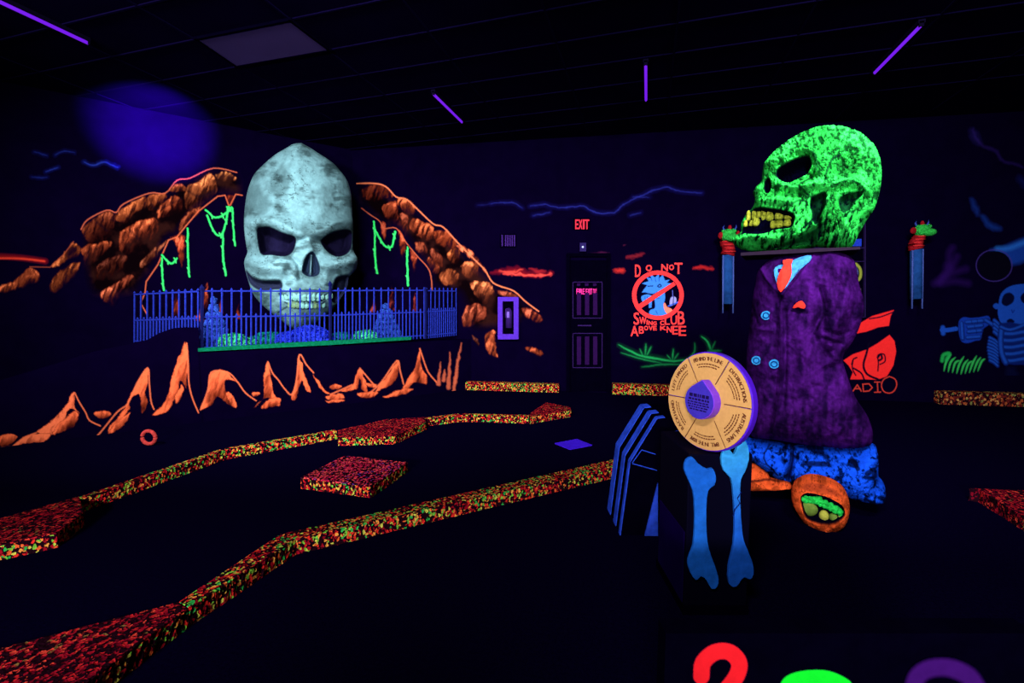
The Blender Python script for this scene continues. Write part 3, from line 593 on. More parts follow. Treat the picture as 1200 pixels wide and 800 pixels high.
# ---- right-hand mural: skeleton, cannon, coral, lightning, grass
qk = lambda P: cr(P, 4.445, 1090, 300)
SB = (22, 68, 178); SBd = (10, 30, 105)
P = Paint(1098, 325, 1216, 440, .7)
def bone_stroke(p, w_, c=SB): P.stroke(p, w_+1, SBd, soft=1); P.stroke([(x-.3, y-.5) for x, y in p], w_*.6, c, soft=w_*.35)
P.stroke(qk([(62, 385), (90, 385), (135, 378)]), 5, SB); P.stroke(qk([(66, 372), (68, 402)]), 5, SB, soft=2)
P.poly(qk([(150, 340), (175, 318), (210, 322), (260, 318), (305, 312), (312, 350), (280, 375), (272, 395), (262, 435), (235, 440), (200, 452), (165, 445), (150, 400)]), (16, 50, 160), 1, sm=3)
for a, b_ in (((190, 345), (300, 335)), ((200, 370), (270, 362)), ((200, 395), (265, 388)), ((195, 425), (258, 420)), ((165, 350), (170, 430)), ((290, 335), (330, 360))): bone_stroke(qk([a, b_]), 4.2)
for x, y in ((215, 343), (245, 340), (275, 338), (230, 368), (240, 392)): P.stroke(qk([(x, y-10), (x+3, y+10)]), .8, (8, 20, 90), op=.8)
for y in range(335, 400, 20): bone_stroke(qk([(335, y), (360, y+22)]), 4)
for y in range(425, 550, 17): bone_stroke(qk([(303+abs(y-480)*.15, y), (335, y+12), (352, y+28)]), 3.4)
P.poly(qk([(358, 240), (370, 195), (410, 160), (470, 146), (540, 150), (600, 200), (600, 300), (520, 350), (440, 360), (385, 355), (362, 335), (352, 290)]), SB, 1, sm=3)
P.poly(qk([(328, 256), (345, 245), (362, 258), (352, 275), (335, 272)]), SB, 1, sm=3)
P.poly(qk([(372, 235), (385, 200), (415, 190), (438, 210), (432, 240), (400, 260), (378, 252)]), (5, 8, 45), 1.2, sm=3); P.poly(qk([(470, 215), (490, 190), (520, 200), (520, 240), (485, 245)]), (5, 8, 45), 1.2, sm=3)
P.poly(qk([(400, 335), (420, 325), (440, 340), (425, 352), (405, 350)]), (5, 8, 45), 1.2, sm=3); P.stroke(qk([(425, 280), (430, 295), (438, 282)]), 1, (10, 30, 120))
P.poly(qk([(360, 350), (480, 355), (560, 350), (560, 560), (480, 565), (400, 560), (360, 500)]), (8, 26, 100), 1.5, sm=2)
for k, y in enumerate((400, 435, 470, 505, 540)): bone_stroke(qk([(385, y+5), (430, y+6), (490, y-4), (560, y-10)]), 5)
bone_stroke(qk([(372, 385), (368, 450), (375, 510), (395, 555)]), 6); bone_stroke(qk([(370, 370), (420, 385), (490, 360)]), 4)
P.poly(qk([(400, 575), (440, 580), (470, 640), (430, 650), (390, 640)]), (10, 16, 60), 6, .5)
P.build('skeleton_mural', PK, 'blue cartoon skeleton with raised fist painted at right edge', 'mural')
P = Paint(1100, 405, 1160, 445, .6)
for k in range(9):
    x = 72+k*22; y0 = 615-abs(k-4)*4; P.stroke(qk([(x, y0), (x+12+k, y0-50), (x+38, y0-88+(k % 3)*12)]), 2.4, (50, 190, 90), soft=1.3, taper=.8, op=.85)
P.stroke(qk([(62, 545), (70, 515), (100, 508), (85, 540)]), 4, (30, 170, 80), soft=2, op=.8)
P.build('grass_mural', PK, 'green grass blades painted below the skeleton fist', 'mural')
qm = lambda P: cr(P, 3.81, 1090, 130)
P = Paint(1135, 270, 1216, 335, .7)
P.poly(qm([(270, 620), (330, 605), (400, 575), (480, 550), (480, 640), (400, 680), (345, 690), (335, 650)]), (24, 70, 190), 6, .55)
P.stroke(qm([(300, 615), (360, 610), (470, 565)]), 5, (40, 120, 230), soft=5, op=.5)
P.poly([(1166+19*math.cos(a), 311+17*math.sin(a)) for a in np.linspace(0, 6.28, 24)[:-1]], (5, 4, 20), 1)
P.stroke([(1165+21*math.cos(a), 311+18.5*math.sin(a)) for a in np.linspace(0, 6.28, 24)], 1.1, (58, 44, 130), op=.8)
P.build('cannon_mural', PK, 'dark blue cannon barrel with round open muzzle painted at right', 'mural')
P = Paint(1085, 285, 1150, 345, .7)
for p in ([(20, 770), (60, 740), (100, 690), (120, 650)], [(60, 745), (110, 720), (160, 705)], [(50, 770), (110, 760), (170, 770)], [(90, 700), (85, 640), (100, 610)], [(40, 765), (70, 720), (75, 690)]):
    P.stroke(qm(p), 7, (40, 14, 92), soft=6, op=.4)
P.build('coral_mural', PK, 'dim violet branching plant painted right of the blue serpent pillar', 'mural')
P = Paint(1130, 148, 1214, 275, .8)
for p, c, w_, o in (([(190, 85), (210, 130), (240, 160), (290, 175), (325, 225), (370, 235), (415, 250)], (44, 26, 110), 3, .7), ([(185, 90), (215, 140)], (50, 40, 140), 8, .5), ([(185, 395), (205, 440), (212, 460)], (26, 60, 170), 6, .7), ([(235, 470), (265, 510), (310, 525)], (26, 70, 190), 6, .7), ([(400, 300), (430, 330), (470, 330)], (20, 34, 120), 8, .6)):
    P.stroke(qm(p), w_*.8, c, soft=w_*1.2, op=o*.6, jit=3, taper=.6)
P.build('lightning_mural', PK, 'dim blue and violet storm streaks painted in upper right corner', 'mural')

# ---- serpent pillars on back wall
M_pil = flat('pillar_blue', (30, 74, 150), noise=.5, scale=8); M_pil2 = flat('pillar_edge', (70, 90, 175)); M_sred = flat('serpent_red', (150, 22, 34), noise=.5, scale=30); M_sgr = flat('serpent_green', (50, 195, 80), noise=.6, scale=35, bump=.6); M_shorn = flat('horn_blue', (50, 70, 170))
def serpent(x0, x1, yt, yb, sgn, hx, label):
    base = PK.hit((x0+x1)/2, yb, .25); t = empty('serpent_pillar', base, label, 'statue')
    w_ = np.linalg.norm(PK.hit(x1, yt, .25)-PK.hit(x0, yt, .25)); top = PK.hit((x0+x1)/2, yt, .25)
    MB().tube([base, top], w_/2, 14).build('column', M_pil, t, True)
    b = MB()
    for s in (-1, 1): b.tube([base+PK.u*s*w_*.46+PK.n*w_*.25-np.array([0, 0, .15]), top+PK.u*s*w_*.46+PK.n*w_*.25], .012, 6)
    b.build('edge_rib', M_pil2, t, True)
    k = w_/12.; u = -PK.u if np.dot(PK.u, [CY, SY, 0]) < 0 else PK.u
    Q = lambda du, dz, dn=0: top+u*du*k+np.array([0, 0, dz*k])+PK.n*dn*k
    path = [Q(0, 0), Q(1*sgn, 5), Q(0*sgn, 10), Q(-3*sgn, 15), Q(-3*sgn, 19)]
    sp = smooth3(path); R = [(7.2-2.2*i/len(sp)*(sgn < 2))*k*(1+.09*(i % 2)) for i in range(len(sp))]
    MB().tube(sp, R, 14).build('neck', M_sred, t, True)
    for i in range(3, len(sp)-4, 3): MB().tube([sp[i]-u*R[i]*.8+PK.n*R[i]*.75, sp[i]+PK.n*R[i]*1.08, sp[i]+u*R[i]*.8+PK.n*R[i]*.75], .012, 5).build('belly_scale', flat('belly_scale', (205, 44, 50)) if 'belly_scale' not in bpy.data.materials else bpy.data.materials['belly_scale'], t, True)
    h = Q(hx*.3-1*sgn, 22, 3); hd = MB().ball(h, (8*k, 7*k, 7.5*k), 14, 10).ball(Q(hx, 19, 8), (7*k, 6*k, 4.5*k), 12, 8)
    r2 = random.Random(3)
    for q in range(26): a = r2.uniform(0, 6.28); z = r2.uniform(-1, 1); hd.ball(h+np.array([math.cos(a)*7*k, math.sin(a)*6*k, z*6*k]), r2.uniform(1, 2)*k, 6, 4)
    hd.build('head', M_sgr, t, True)
    for s in (-1, 1):
        MB().tube([Q(hx*.3+5*s, 27, 3), Q(hx*.3+7*s, 31, 3), Q(hx*.3+6*s+1, 35, 3)], [1.3*k, .9*k, .2*k], 6).build('horn', M_shorn, t, True)
    MB().ball(Q(hx*.3-9, 22, 4), (3.5*k, 2*k, 4*k), 8, 6).build('ear', M_sred, t, True)
    if sgn > 0: MB().ball(Q(hx*.3+9, 23, 4), (2.2*k, 2*k, 4*k), 8, 6).build('ear', M_sred, t, True)
    MB().ball(Q(hx*.3, 30, 4), (2.2*k, 2*k, 3.6*k), 8, 6).build('crest', M_sred, t, True)
def smooth3(P, n=4):
    P = np.array(P); N = len(P); out = []
    for i in range(N-1):
        p0, p1, p2, p3 = P[max(i-1, 0)], P[i], P[i+1], P[min(i+2, N-1)]
        for k in range(n): t = k/n; out.append(.5*((2*p1)+(-p0+p2)*t+(2*p0-5*p1+4*p2-p3)*t*t+(-p0+3*p1-3*p2+p3)*t**3))
    out.append(P[-1]); return [np.array(p) for p in out]
serpent(846, 859, 299, 356, 1, 1, 'red-necked green serpent head on blue pillar left of the monster skull')
serpent(1067, 1080, 292, 350, -1, 8, 'red-necked green serpent head on blue pillar right of the monster skull')
# framed cabinet behind the monster
cb = empty('picture_cabinet', PK.hit(985, 372), 'black framed cabinet with small blue and yellow pictures behind the green skull head', 'cabinet')
box_px(MB(), PK, 952, 262, 1013, 372, 0, .06).build('back_panel', M_black, cb); b = MB()
for r in ((1011.5, 262, 1013, 372), (952, 262, 954, 372), (952, 262, 1013, 263.5), (952, 290, 1013, 291.5), (952, 306, 1013, 307), (952, 371, 1013, 372)): box_px(b, PK, *r, .06, .1)
b.build('frame', flat('frame_dim', (34, 22, 70)), cb)
box_px(MB(), PK, 985, 280, 1009, 288.5, .06, .075).build('picture', M_blue, cb)
P = Paint(994, 305, 1012, 350, .5); P.stroke([(1003, 309), (1008, 315), (1008, 325), (1002, 331)], 3, (140, 150, 60), soft=1.2); P.stroke([(1003, 313), (1005, 320), (1002, 327)], 1.5, (80, 90, 160), soft=1); P.poly([(1004, 338), (1009, 338), (1009, 344), (1004, 344)], (80, 80, 70))
P.build('picture', PK, parent=cb, off=.066)

# ================================================================ RELIEF SCULPTOR
def relief(name, outline, cpx, L, tf, tb, R, feat, m, parent, step=1., sm=3, power=.5, lift=0):
    pl = face_plane(cpx, L); O = smooth_poly(outline, sm) if sm else np.array(outline, float)
    x0, y0 = O.min(0)-2*step; x1, y1 = O.max(0)+2*step
    X, Y = np.meshgrid(np.arange(x0, x1, step), np.arange(y0, y1, step)); d = sdist(X, Y, O)
    cell = (d[:-1, :-1] > 0) | (d[1:, :-1] > 0) | (d[:-1, 1:] > 0) | (d[1:, 1:] > 0)
    use = np.zeros(d.shape, bool)
    for a in (0, 1):
        for b in (0, 1): use[a:d.shape[0]-1+a, b:d.shape[1]-1+b] |= cell
    gy, gx = np.gradient(d, step); g = np.hypot(gx, gy)+1e-6; out = d <= 0
    Xs = np.where(out, X-gx/g*d, X); Ys = np.where(out, Y-gy/g*d, Y)
    dd = np.clip(d, 0, None)
    for _ in range(10): dd2 = dd.copy(); dd2[1:-1, 1:-1] = (dd[:-2, 1:-1]+dd[2:, 1:-1]+dd[1:-1, :-2]+dd[1:-1, 2:])/4; dd = np.where(d > 4, dd2, dd)
    prof = (1-(1-np.clip(dd/R, 0, 1))**2)**power
    base = tf*prof; k = L/(L-base*.9)
    Xf = cpx+(Xs-cpx)*k; Yf = 357+(Ys-357)*k
    dh, C = feat(Xf, Yf, np.clip(d, 0, None), Xs, Ys)
    cf = np.where(out, 0, np.maximum(base+dh*sstep(0, 3, d), -tb*prof*.5+.002*(prof > 0)))
    cb_ = np.where(out, 0, -tb*prof)
    idx = -np.ones(d.shape, int); idx[use] = np.arange(use.sum()); n = use.sum()
    ib = idx.copy(); inn = use & ~out; ib[inn] = n+np.arange(inn.sum())
    V = np.concatenate([pl.hit(Xs[use], Ys[use])+pl.n*cf[use][:, None], pl.hit(Xs[inn], Ys[inn])+pl.n*cb_[inn][:, None]])
    Cc = np.concatenate([C[use], C[inn]])
    j, i = np.nonzero(cell)
    F = np.concatenate([np.stack([idx[j, i], idx[j+1, i], idx[j+1, i+1], idx[j, i+1]], 1), np.stack([ib[j, i], ib[j, i+1], ib[j+1, i+1], ib[j+1, i]], 1)])
    if lift: V[:, 2] += lift
    o = mesh(name, V, F, parent, m, True, Cc)
    def depth(x, y):
        ii = int(round((x-x0)/step)); jj = int(round((y-y0)/step)); ii = min(max(ii, 0), d.shape[1]-1); jj = min(max(jj, 0), d.shape[0]-1); return float(cf[jj, ii])
    def at(x, y, extra=0.):
        c = depth(cpx+(x-cpx)*(1-depth(x, y)/L), 357+(y-357)*(1-depth(x, y)/L)); return pl.hit(x, y, c+extra)+np.array([0, 0, lift]), pl
    return o, at
def L3(*c): return lin(c)

# ================================================================ WHITE SKULL
SKL = 8.4
def skull_feat(X, Y, d, Xs, Ys):
    sd = lambda P: sdist(X, Y, smooth_poly(P, 3))
    h = np.zeros(X.shape)
    eL = [(301, 270), (308, 266.5), (317, 266.5), (332, 273), (346, 278), (347, 286), (343, 296), (334, 301), (318, 299.5), (305, 297)]
    eR = [(375.5, 283), (382, 276), (392, 271), (405, 268.5), (412.5, 271), (413.5, 280), (411, 293), (404, 299.5), (393, 301), (382, 294)]
    nz = [(362, 296.5), (368, 296), (373, 306), (375, 317), (372.5, 323), (363, 325), (355, 321), (353.5, 316), (357, 303)]
    hL = [(288, 316), (297, 324), (308, 328), (320, 328), (330, 329), (331, 338), (320, 340), (306, 341), (296, 336), (290, 328)]
    hR = [(390, 334), (394, 325), (402, 322), (411, 323), (410, 338), (403, 348), (393, 356), (387, 350)]
    s = {k: sd(v) for k, v in dict(eL=eL, eR=eR, nz=nz, hL=hL, hR=hR).items()}
    h -= .30*sstep(-1.2, 9, s['eL'])+.30*sstep(-1.2, 9, s['eR'])+.20*sstep(-1, 6, s['nz'])+.16*sstep(-1.5, 5, s['hL'])+.18*sstep(-1.5, 6, s['hR'])
    # brow ridge V shape, rims
    br, _ = seg_dist(X, Y, smooth_poly([(294, 268), (303, 261), (320, 261), (342, 271), (360, 276), (378, 271), (396, 262), (412, 261)], 4, False)); h += .13*np.exp(-(br/7)**2)
    fr, _ = seg_dist(X, Y, [(345, 283), (362, 280), (376, 283)]); h -= .05*np.exp(-(fr/3)**2)
    nb, _ = seg_dist(X, Y, [(362, 284), (365, 294)]); h += .10*np.exp(-(nb/5)**2)
    se, _ = seg_dist(X, Y, [(365, 300), (364, 321)]); h += .12*np.exp(-(se/1.6)**2)
    for P_, a, r in (([(291, 306), (302, 313), (318, 315), (330, 316)], .13, 7), ([(378, 312), (394, 311), (408, 308), (416, 305)], .13, 7), ([(334, 312), (343, 325), (346, 335)], .06, 6), ([(383, 318), (381, 330)], .06, 6)):
        q, _ = seg_dist(X, Y, smooth_poly(P_, 3, False)); h += a*np.exp(-(q/r)**2)
    mu = np.exp(-(((X-363)/26)**2+((Y-342)/22)**2)); h += .10*mu
    ch = np.exp(-(((X-352)/20)**2+((Y-378)/10)**2)); h += .06*ch
    ck, _ = seg_dist(X, Y, [(341, 300), (350, 310), (352, 326)]); h -= .05*np.exp(-(ck/3)**2)
    # mouth gap
    mg, _ = seg_dist(X, Y, smooth_poly([(330, 346), (342, 351), (358, 352.5), (372, 351.5), (386, 346)], 3, False)); h -= .07*np.exp(-(mg/2.6)**2)
    h += .02*(fbm(X, Y, 16, 3)-.5)+.012*(fbm(X, Y, 5, 8)-.5)
    sut, _ = seg_dist(X, Y, smooth_poly([(352, 172), (338, 190), (322, 215), (300, 240)], 4, False)); h += .05*np.exp(-(sut/5)**2)
    # paint
    base = L3(116, 164, 178); C = np.ones(X.shape+(3,))*base
    n1 = fbm(X, Y, 18, 21); n2 = fbm(X*.6, Y*1.8, 7, 33); n3 = fbm(X, Y, 30, 12)
    C *= (1-.6*sstep(.45, .66, n1)*sstep(.35, .6, n2))[..., None]; C *= (1-.45*sstep(.45, .68, n3))[..., None]
    cr_ = np.abs(fbm(X, Y*1.5, 12, 55, 5)-.5); C *= (1-.6*(cr_ < .012)*sstep(.42, .56, fbm(X, Y, 22, 77)))[..., None]
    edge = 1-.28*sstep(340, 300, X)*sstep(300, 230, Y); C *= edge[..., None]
    dk = L3(17, 15, 42); dk2 = L3(40, 44, 76)
    for key in ('eL', 'eR'):
        m_ = sstep(-.6, 1.2, s[key])[..., None]; C = C*(1-m_)+(dk*(.6+.9*fbm(X, Y*.5+X, 9, 4))[..., None])*m_
    m_ = (sstep(-.5, 1, s['nz'])*(1-np.exp(-(se/1.3)**2)*.55))[..., None]; C = C*(1-m_)+L3(32, 46, 74)*m_
    for key in ('hL', 'hR'): m_ = sstep(-.5, 1.5, s[key])[..., None]; C = C*(1-m_)+L3(32, 38, 64)*m_
    for P_ in ([(327, 344), (340, 350), (357, 353), (374, 352), (388, 345), (394, 338)], [(334, 354), (350, 361), (368, 360), (382, 352)], [(330, 341), (345, 341.5), (360, 340), (378, 341)], [(326, 366), (340, 358), (350, 361)]):
        q, _ = seg_dist(X, Y, smooth_poly(P_, 3, False)); m_ = (np.clip(1.4-q, 0, 1)*.8)[..., None]; C = C*(1-m_)+L3(16, 28, 46)*m_
    for P_ in (eL, eR, nz):
        q = np.abs(sd(P_)); C *= (1-.35*np.exp(-((q-1.2)/1.1)**2)*(fbm(X, Y, 6, 2) > .42))[..., None]
    return h, C
sk = empty('giant_skull', hz(350, 405, .94)*np.array([1, 1, 1]), 'giant pale cyan human skull standing behind the blue graveyard fence', 'skull')
SO_ = [(351, 169.5), (343, 170.5), (337, 174), (322, 183), (309, 194), (300, 203), (296, 209), (291, 222), (288, 236), (286, 258), (287, 276), (289, 290), (290, 296), (286.5, 306), (287, 314), (290, 326), (296, 343), (304, 354), (315, 364), (325, 372), (333, 378), (341, 384), (350, 386), (362, 383), (373, 378), (382, 370), (391, 361), (401, 348), (407, 336), (409, 325), (417, 316), (419, 308), (418.5, 302), (414, 293), (413.5, 280), (414, 268), (413, 250), (412, 232), (408, 215), (400, 203), (390, 192), (378, 184), (366, 176), (357, 171)]
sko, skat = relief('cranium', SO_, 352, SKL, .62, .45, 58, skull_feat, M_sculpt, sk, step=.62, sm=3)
M_tooth = mat('tooth_pale', (122, 184, 180), noise=.3, scale=14); M_tooth2 = mat('tooth_stained', (112, 150, 118), noise=.5, scale=14)
def tooth(at, x, y, w_, h_, L, m, parent, nm='tooth', dep=.5, ex=0.):
    p, pl = at(x, y, ex); s = L/FPX*1.05; u = -pl.u; ax = [u, pl.n, np.array([0, 0, 1.])]
    b = MB().ball((0, 0, 0), (1, 1, 1), 10, 8); V = np.array(b.V); V = np.sign(V)*np.abs(V)**.7     # squarish tooth crown with a narrower root
    V[:, 0] *= 1-.18*V[:, 2]
    W = p+V[:, :1]*u*w_*s/2+V[:, 1:2]*pl.n*w_*s*dep+V[:, 2:]*np.array([0, 0, 1.])*h_*s/2
    return mesh(nm, W, b.F, parent, m, True)
for k in range(12):
    x = 331+k*5.1; tooth(skat, x, 347.2-.035*(k-5.5)**2, 4.9, 9.5 if 2 < k < 9 else 7.5, SKL, M_tooth, sk, ex=-.01, dep=.3)
for k in range(9): x = 340+k*4.8; tooth(skat, x, 357.2-.05*(k-4)**2, 4.5, 7, SKL, M_tooth2 if k in (0, 1, 2, 6, 7) else M_tooth, sk, ex=-.015, dep=.3)
sp_ = hz(352, 400, ZS-.02); sp_ = face_plane(352, SKL).hit(352, 395); MB().box((sp_[0], sp_[1], (ZS-.02+1.16)/2), (.5, .4, 1.16-ZS+.02), dA).build('stand', M_black, sk)

# ================================================================ GRAVEYARD FENCE
M_fence = flat('fence_blue', (33, 48, 166), noise=.35, scale=30); M_post = flat('fence_post_dark', (16, 20, 78))
fn = empty('graveyard_fence', (*PA.hit(385, 404, -.08)[:2], ZS-.03), 'blue iron graveyard picket fence around the giant skull', 'fence')
class Seg:                                     # vertical plane through two plan points
    def __init__(s, p, q): d = np.array(q[:2])-np.array(p[:2]); d /= np.linalg.norm(d); n = np.array([d[1], -d[0]]); s.pl = Plane(p, n)
PF = Plane(A0[:2]-nA*.08, nA)
L0 = PF.hit(236, 408)[:2]; R0 = PF.hit(497, 396)[:2]; Lb = PB.hit(157, 400, .05)[:2]; Rb = PK.hit(535, 392, .05)[:2]
PL_ = Seg(Lb, L0).pl; PR_ = Seg(R0, Rb).pl
pk_mesh = {}
def picket(p0, p1, r=.011, tip=.05, m=None, nm='picket'):
    b = MB(); b.tube([p0, p1-np.array([0, 0, tip]), p1-np.array([0, 0, tip*.55]), p1], [r, r, r*1.5, r*.1], 5); return b.build(nm, m or M_fence, fn)
def lerp(a, b, t): return a+(b-a)*t
def section(pl, x0, x1, bot, mid, top, n, r=.011, ex=4.):
    for i in range(n):
        t = i/(n-1); x = lerp(x0, x1, t)
        a = pl.hit(x, lerp(*bot, t)); tall = i % 2 == 0; q = pl.hit(x, lerp(*(top if tall else mid), t)-(ex if tall else ex))
        picket(a, q, r)
    for yy in (bot, mid, top):
        o = 3.5 if yy is bot else 0
        MB().tube([pl.hit(x0, yy[0]-o), pl.hit(x1, yy[1]-o)], r*1.05, 6).build('rail', M_fence, fn)
section(PF, 237, 386, (411, 403.5), (371.5, 369.5), (341, 341), 27)
section(PF, 388, 497, (403.5, 396.5), (369.5, 365.5), (340.5, 340), 27)
section(PL_, 157.5, 232, (403, 411), (375.5, 373), (345, 341.5), 21, r=.012)
section(PR_, 500, 534.5, (396.5, 393), (365, 363.5), (340.5, 341), 15, r=.010)
for x, y0, y1 in ((386.8, 409, 329), (236.5, 411, 333), (498.5, 397, 336)): picket(PF.hit(x, y0, .02), PF.hit(x, y1, .02), .022, .09, M_post, 'post')

# ================================================================ SHRUBS on the stage
def shrub(px, py, w_, h_, off, c, label, name='shrub', leaf=.035, n=240, cone=False, stone=False, grp=None, lump=1.):
    pl = Plane(A0[:2]-nA*off, nA); base = pl.hit(px, py); s = np.linalg.norm(base[:2])/FPX*1.05; W = w_*s/2; H = h_*s; r = random.Random(int(px*7)); b = MB()
    t = empty(name, base, label, 'shrub' if not stone else 'rock pile')
    if stone:
        rows = 7
        for j in range(rows):
            m_ = max(1, int((rows-j)*1.1)); ww = W*(1-j/rows)
            for i in range(m_):
                q = MB().ball(base+np.array([*(dA*((i+.5)/m_*2-1)*ww), H*(j+.5)/rows]), (W*.2, W*.2, H/rows*.58), 7, 5); V = np.array(q.V)+np.array([[r.uniform(-.01, .01) for _ in range(3)] for _ in q.V]); q.V = [tuple(v) for v in V]
                o = q.build('stone', c, t)
        return
    core = MB().ball(base+np.array([0, 0, H*.45]), (W*.85, W*.6, H*.5), 14, 9, ax=[[*dA, 0], [*(-nA), 0], [0, 0, 1]]); core.build('core', c, t, True)
    for k in range(n):
        a = r.uniform(0, 6.28); z = r.uniform(-.2, 1); rr = math.sqrt(max(0, 1-z*z))
        if cone: rr = (1-max(z, 0))*1.
        p = base+np.array([*(dA*math.cos(a)*rr*W+nA*math.sin(a)*rr*W*.7), max(.02, H*(.25+.75*z)*1.0)]) 
        u = np.array([r.uniform(-1, 1) for _ in range(3)]); u /= np.linalg.norm(u); v = np.cross(u, [r.uniform(-1, 1) for _ in range(3)]); v /= np.linalg.norm(v); nn = np.cross(u, v)
        l = leaf*r.uniform(.7, 1.3)
        b.add([p-u*l, p-v*l*.5+nn*l*.25, p+u*l, p+v*l*.5+nn*l*.25], [[0, 1, 2], [0, 2, 3]])
    o = b.build('leaves', c, t); o['kind'] = 'stuff'
MS = lambda n, c: flat(n, c, noise=.6, scale=16, bump=.8)
shrub(364, 405, 44, 20, .3, MS('shrub_deep_blue', (44, 66, 255)), 'bright deep blue leafy shrub at the foot of the giant skull', n=400)
shrub(337, 403, 22, 12, .28, bpy.data.materials['shrub_deep_blue'], 'small low deep blue shrub just left of the skull chin', n=160)
shrub(316, 404, 34, 12, .45, MS('shrub_teal', (20, 140, 130)), 'dark teal shrub behind the fence left of the skull chin', n=260)
shrub(274, 407, 26, 13, .22, MS('shrub_green', (70, 225, 160)), 'pale green curly shrub at left end of the turf strip', n=220)
shrub(291, 406, 16, 8, .3, bpy.data.materials['shrub_green'], 'tiny pale green shrub beside the curly green shrub', n=90)
shrub(429, 400, 26, 12, .2, bpy.data.materials['shrub_green'], 'pale green shrub just right of the tall centre fence post', n=220)
shrub(400, 402, 24, 11, .4, bpy.data.materials['shrub_teal'], 'dim teal shrub right of the skull behind the fence post', n=160)
shrub(253, 410, 28, 50, .35, MS('stone_blue', (50, 88, 205)), 'blue heaped stone pile behind left corner of the fence', 'stone_pile', stone=True)
shrub(453, 399, 38, 40, .35, bpy.data.materials['stone_blue'], 'blue triangular stone pile behind right part of the fence', 'stone_pile', stone=True)

# ================================================================ CARPETED BORDERS
def border(name, topx, z=.1, m=None, label='', top=None, ext=None, group=None, cat='border'):
    pts = [hz(x, y, z) for x, y in topx] if ext is None else ext
    b = MB(); pts2 = [p[:2] for p in pts]; ar = sum(pts2[i][0]*pts2[(i+1) % len(pts2)][1]-pts2[(i+1) % len(pts2)][0]*pts2[i][1] for i in range(len(pts2)))
    if ar < 0: pts2 = pts2[::-1]
    n = len(pts2); t = empty(name, (*np.mean(pts2, 0), 0), label, cat, group)
    V = []; F = []                              # carpeted sides: subdivided and slightly fuzzy
    loop = []
    for i in range(n):
        p, q = pts2[i], pts2[(i+1) % n]; k = max(1, int(np.linalg.norm(q-p)/.02)); loop += [p+(q-p)*j/k for j in range(k)]
    N = len(loop); r = np.random.RandomState(n+int(abs(pts2[0][0])*100)); c0 = np.mean(pts2, 0)
    for zz in (0, z*.35, z*.7, z-.008):
        for p in loop: o = r.uniform(-.003, .004, 2); V.append((p[0]+o[0], p[1]+o[1], zz))
    for l in range(3):
        for i in range(N): F.append([l*N+i, l*N+(i+1) % N, (l+1)*N+(i+1) % N, (l+1)*N+i])
    mesh('carpet_side', V, F, t, m or M_conf)
    tb = MB().prism(pts2, z-.012, z); o = tb.build('carpet_top', top or m or M_conf, t)
    bv = o.modifiers.new('b', 'BEVEL'); bv.width = .004; bv.segments = 1
    return t
def strip(p, q, wd=.1):                        # narrow straight border: front edge p->q in world plan
    p = np.array(p[:2]); q = np.array(q[:2]); d = (q-p)/np.linalg.norm(q-p); nn = np.array([-d[1], d[0]])
    if np.dot(nn, (p+q)/2) < 0: nn = -nn
    return [p, q, q+nn*wd, p+nn*wd]
Z1 = .1
T = lambda x, y: hz(x, y, Z1)[:2]
border('carpet_border', None, m=M_conf, top=M_red, ext=[T(-120, 664), T(0, 638), T(66, 624), T(98, 600), T(93, 581), T(0, 607), T(-120, 634)], label='wide red-topped carpet border slab at left edge, nearer the rock wall')
border('carpet_border', None, ext=strip(T(98, 584), T(264, 527), .075), label='long narrow confetti carpet border receding right from the left edge slab')
border('carpet_border', None, ext=strip(T(264.5, 527), T(395, 504.5), .075), label='narrow confetti carpet border between the long strip and the red-topped middle slab')
border('carpet_border', None, top=M_red, ext=[T(396, 512), T(463, 510), T(499, 494), T(498, 488.5), T(453, 491), T(396, 503.5)], label='red-topped widened carpet border slab in the middle of the far border')
border('carpet_border', None, ext=strip(T(499, 490.5), T(541, 485.5), .075), label='short confetti carpet border just right of the red-topped middle slab')
border('carpet_border', None, ext=strip(T(541, 485.5), T(620, 487.5), .075), label='short confetti carpet border leading to the small end block')
border('carpet_border', None, top=M_red, ext=[T(621, 488), T(669, 480), T(669, 477), T(640, 471), T(621, 484)], label='small red-topped carpet block ending the far border near the door')
border('carpet_border', None, m=M_conf, top=M_red, ext=[T(60, 830), T(183, 738), T(220, 712), T(208, 705), T(-90, 782), T(-120, 850)], label='wide dark red-topped carpet border slab in the lower left corner')
border('carpet_border', None, ext=[T(221, 711.5), T(346, 631.5), T(327, 626), T(209, 704.5)], label='confetti carpet border climbing right from the lower left corner slab')
border('carpet_border', None, ext=[T(347, 631.5), T(722, 547), T(800, 529), T(800, 521), T(722, 537), T(328, 625.5)], label='longest confetti carpet border running right to the blue-striped hut')
bb = [(-2.78, 3.13), (-2.10, 3.13), (-2.10, 3.72), (-2.78, 3.72)]
border('carpet_block', None, ext=[np.array(p) for p in bb], m=M_conf, top=M_pink, label='square carpeted block obstacle alone on the black floor, speckled red and violet top', cat='obstacle')
border('carpet_border', None, ext=[T(1136, 571.5), T(1148, 574), T(1172, 588), T(1200, 605), T(1260, 640), T(1300, 580), T(1200, 574)], m=M_red, top=M_red, label='dim red carpet border slab at right edge of the floor')
def wallstrip(x0, x1, yt, label, m=M_conf):
    p, q = PK.hit(x0, 440, .16)[:2], PK.hit(x1, 440, .16)[:2]; nn = -PK.n[:2]*.15
    z = float(PK.hit((x0+x1)/2, yt, .16)[2]); border('carpet_border', None, z=z, m=m, ext=[p, q, q+nn, p+nn], label=label)
wallstrip(545, 655, 449, 'confetti carpet strip along the back wall left of the door')
wallstrip(718, 812, 451, 'confetti carpet strip along the back wall right of the door')
M_confd = carpet_mat('confetti_carpet_brown', [(0, (90, 25, 25)), (.35, (150, 70, 40)), (.6, (170, 120, 70)), (.8, (110, 110, 60))], 34, black=.3)
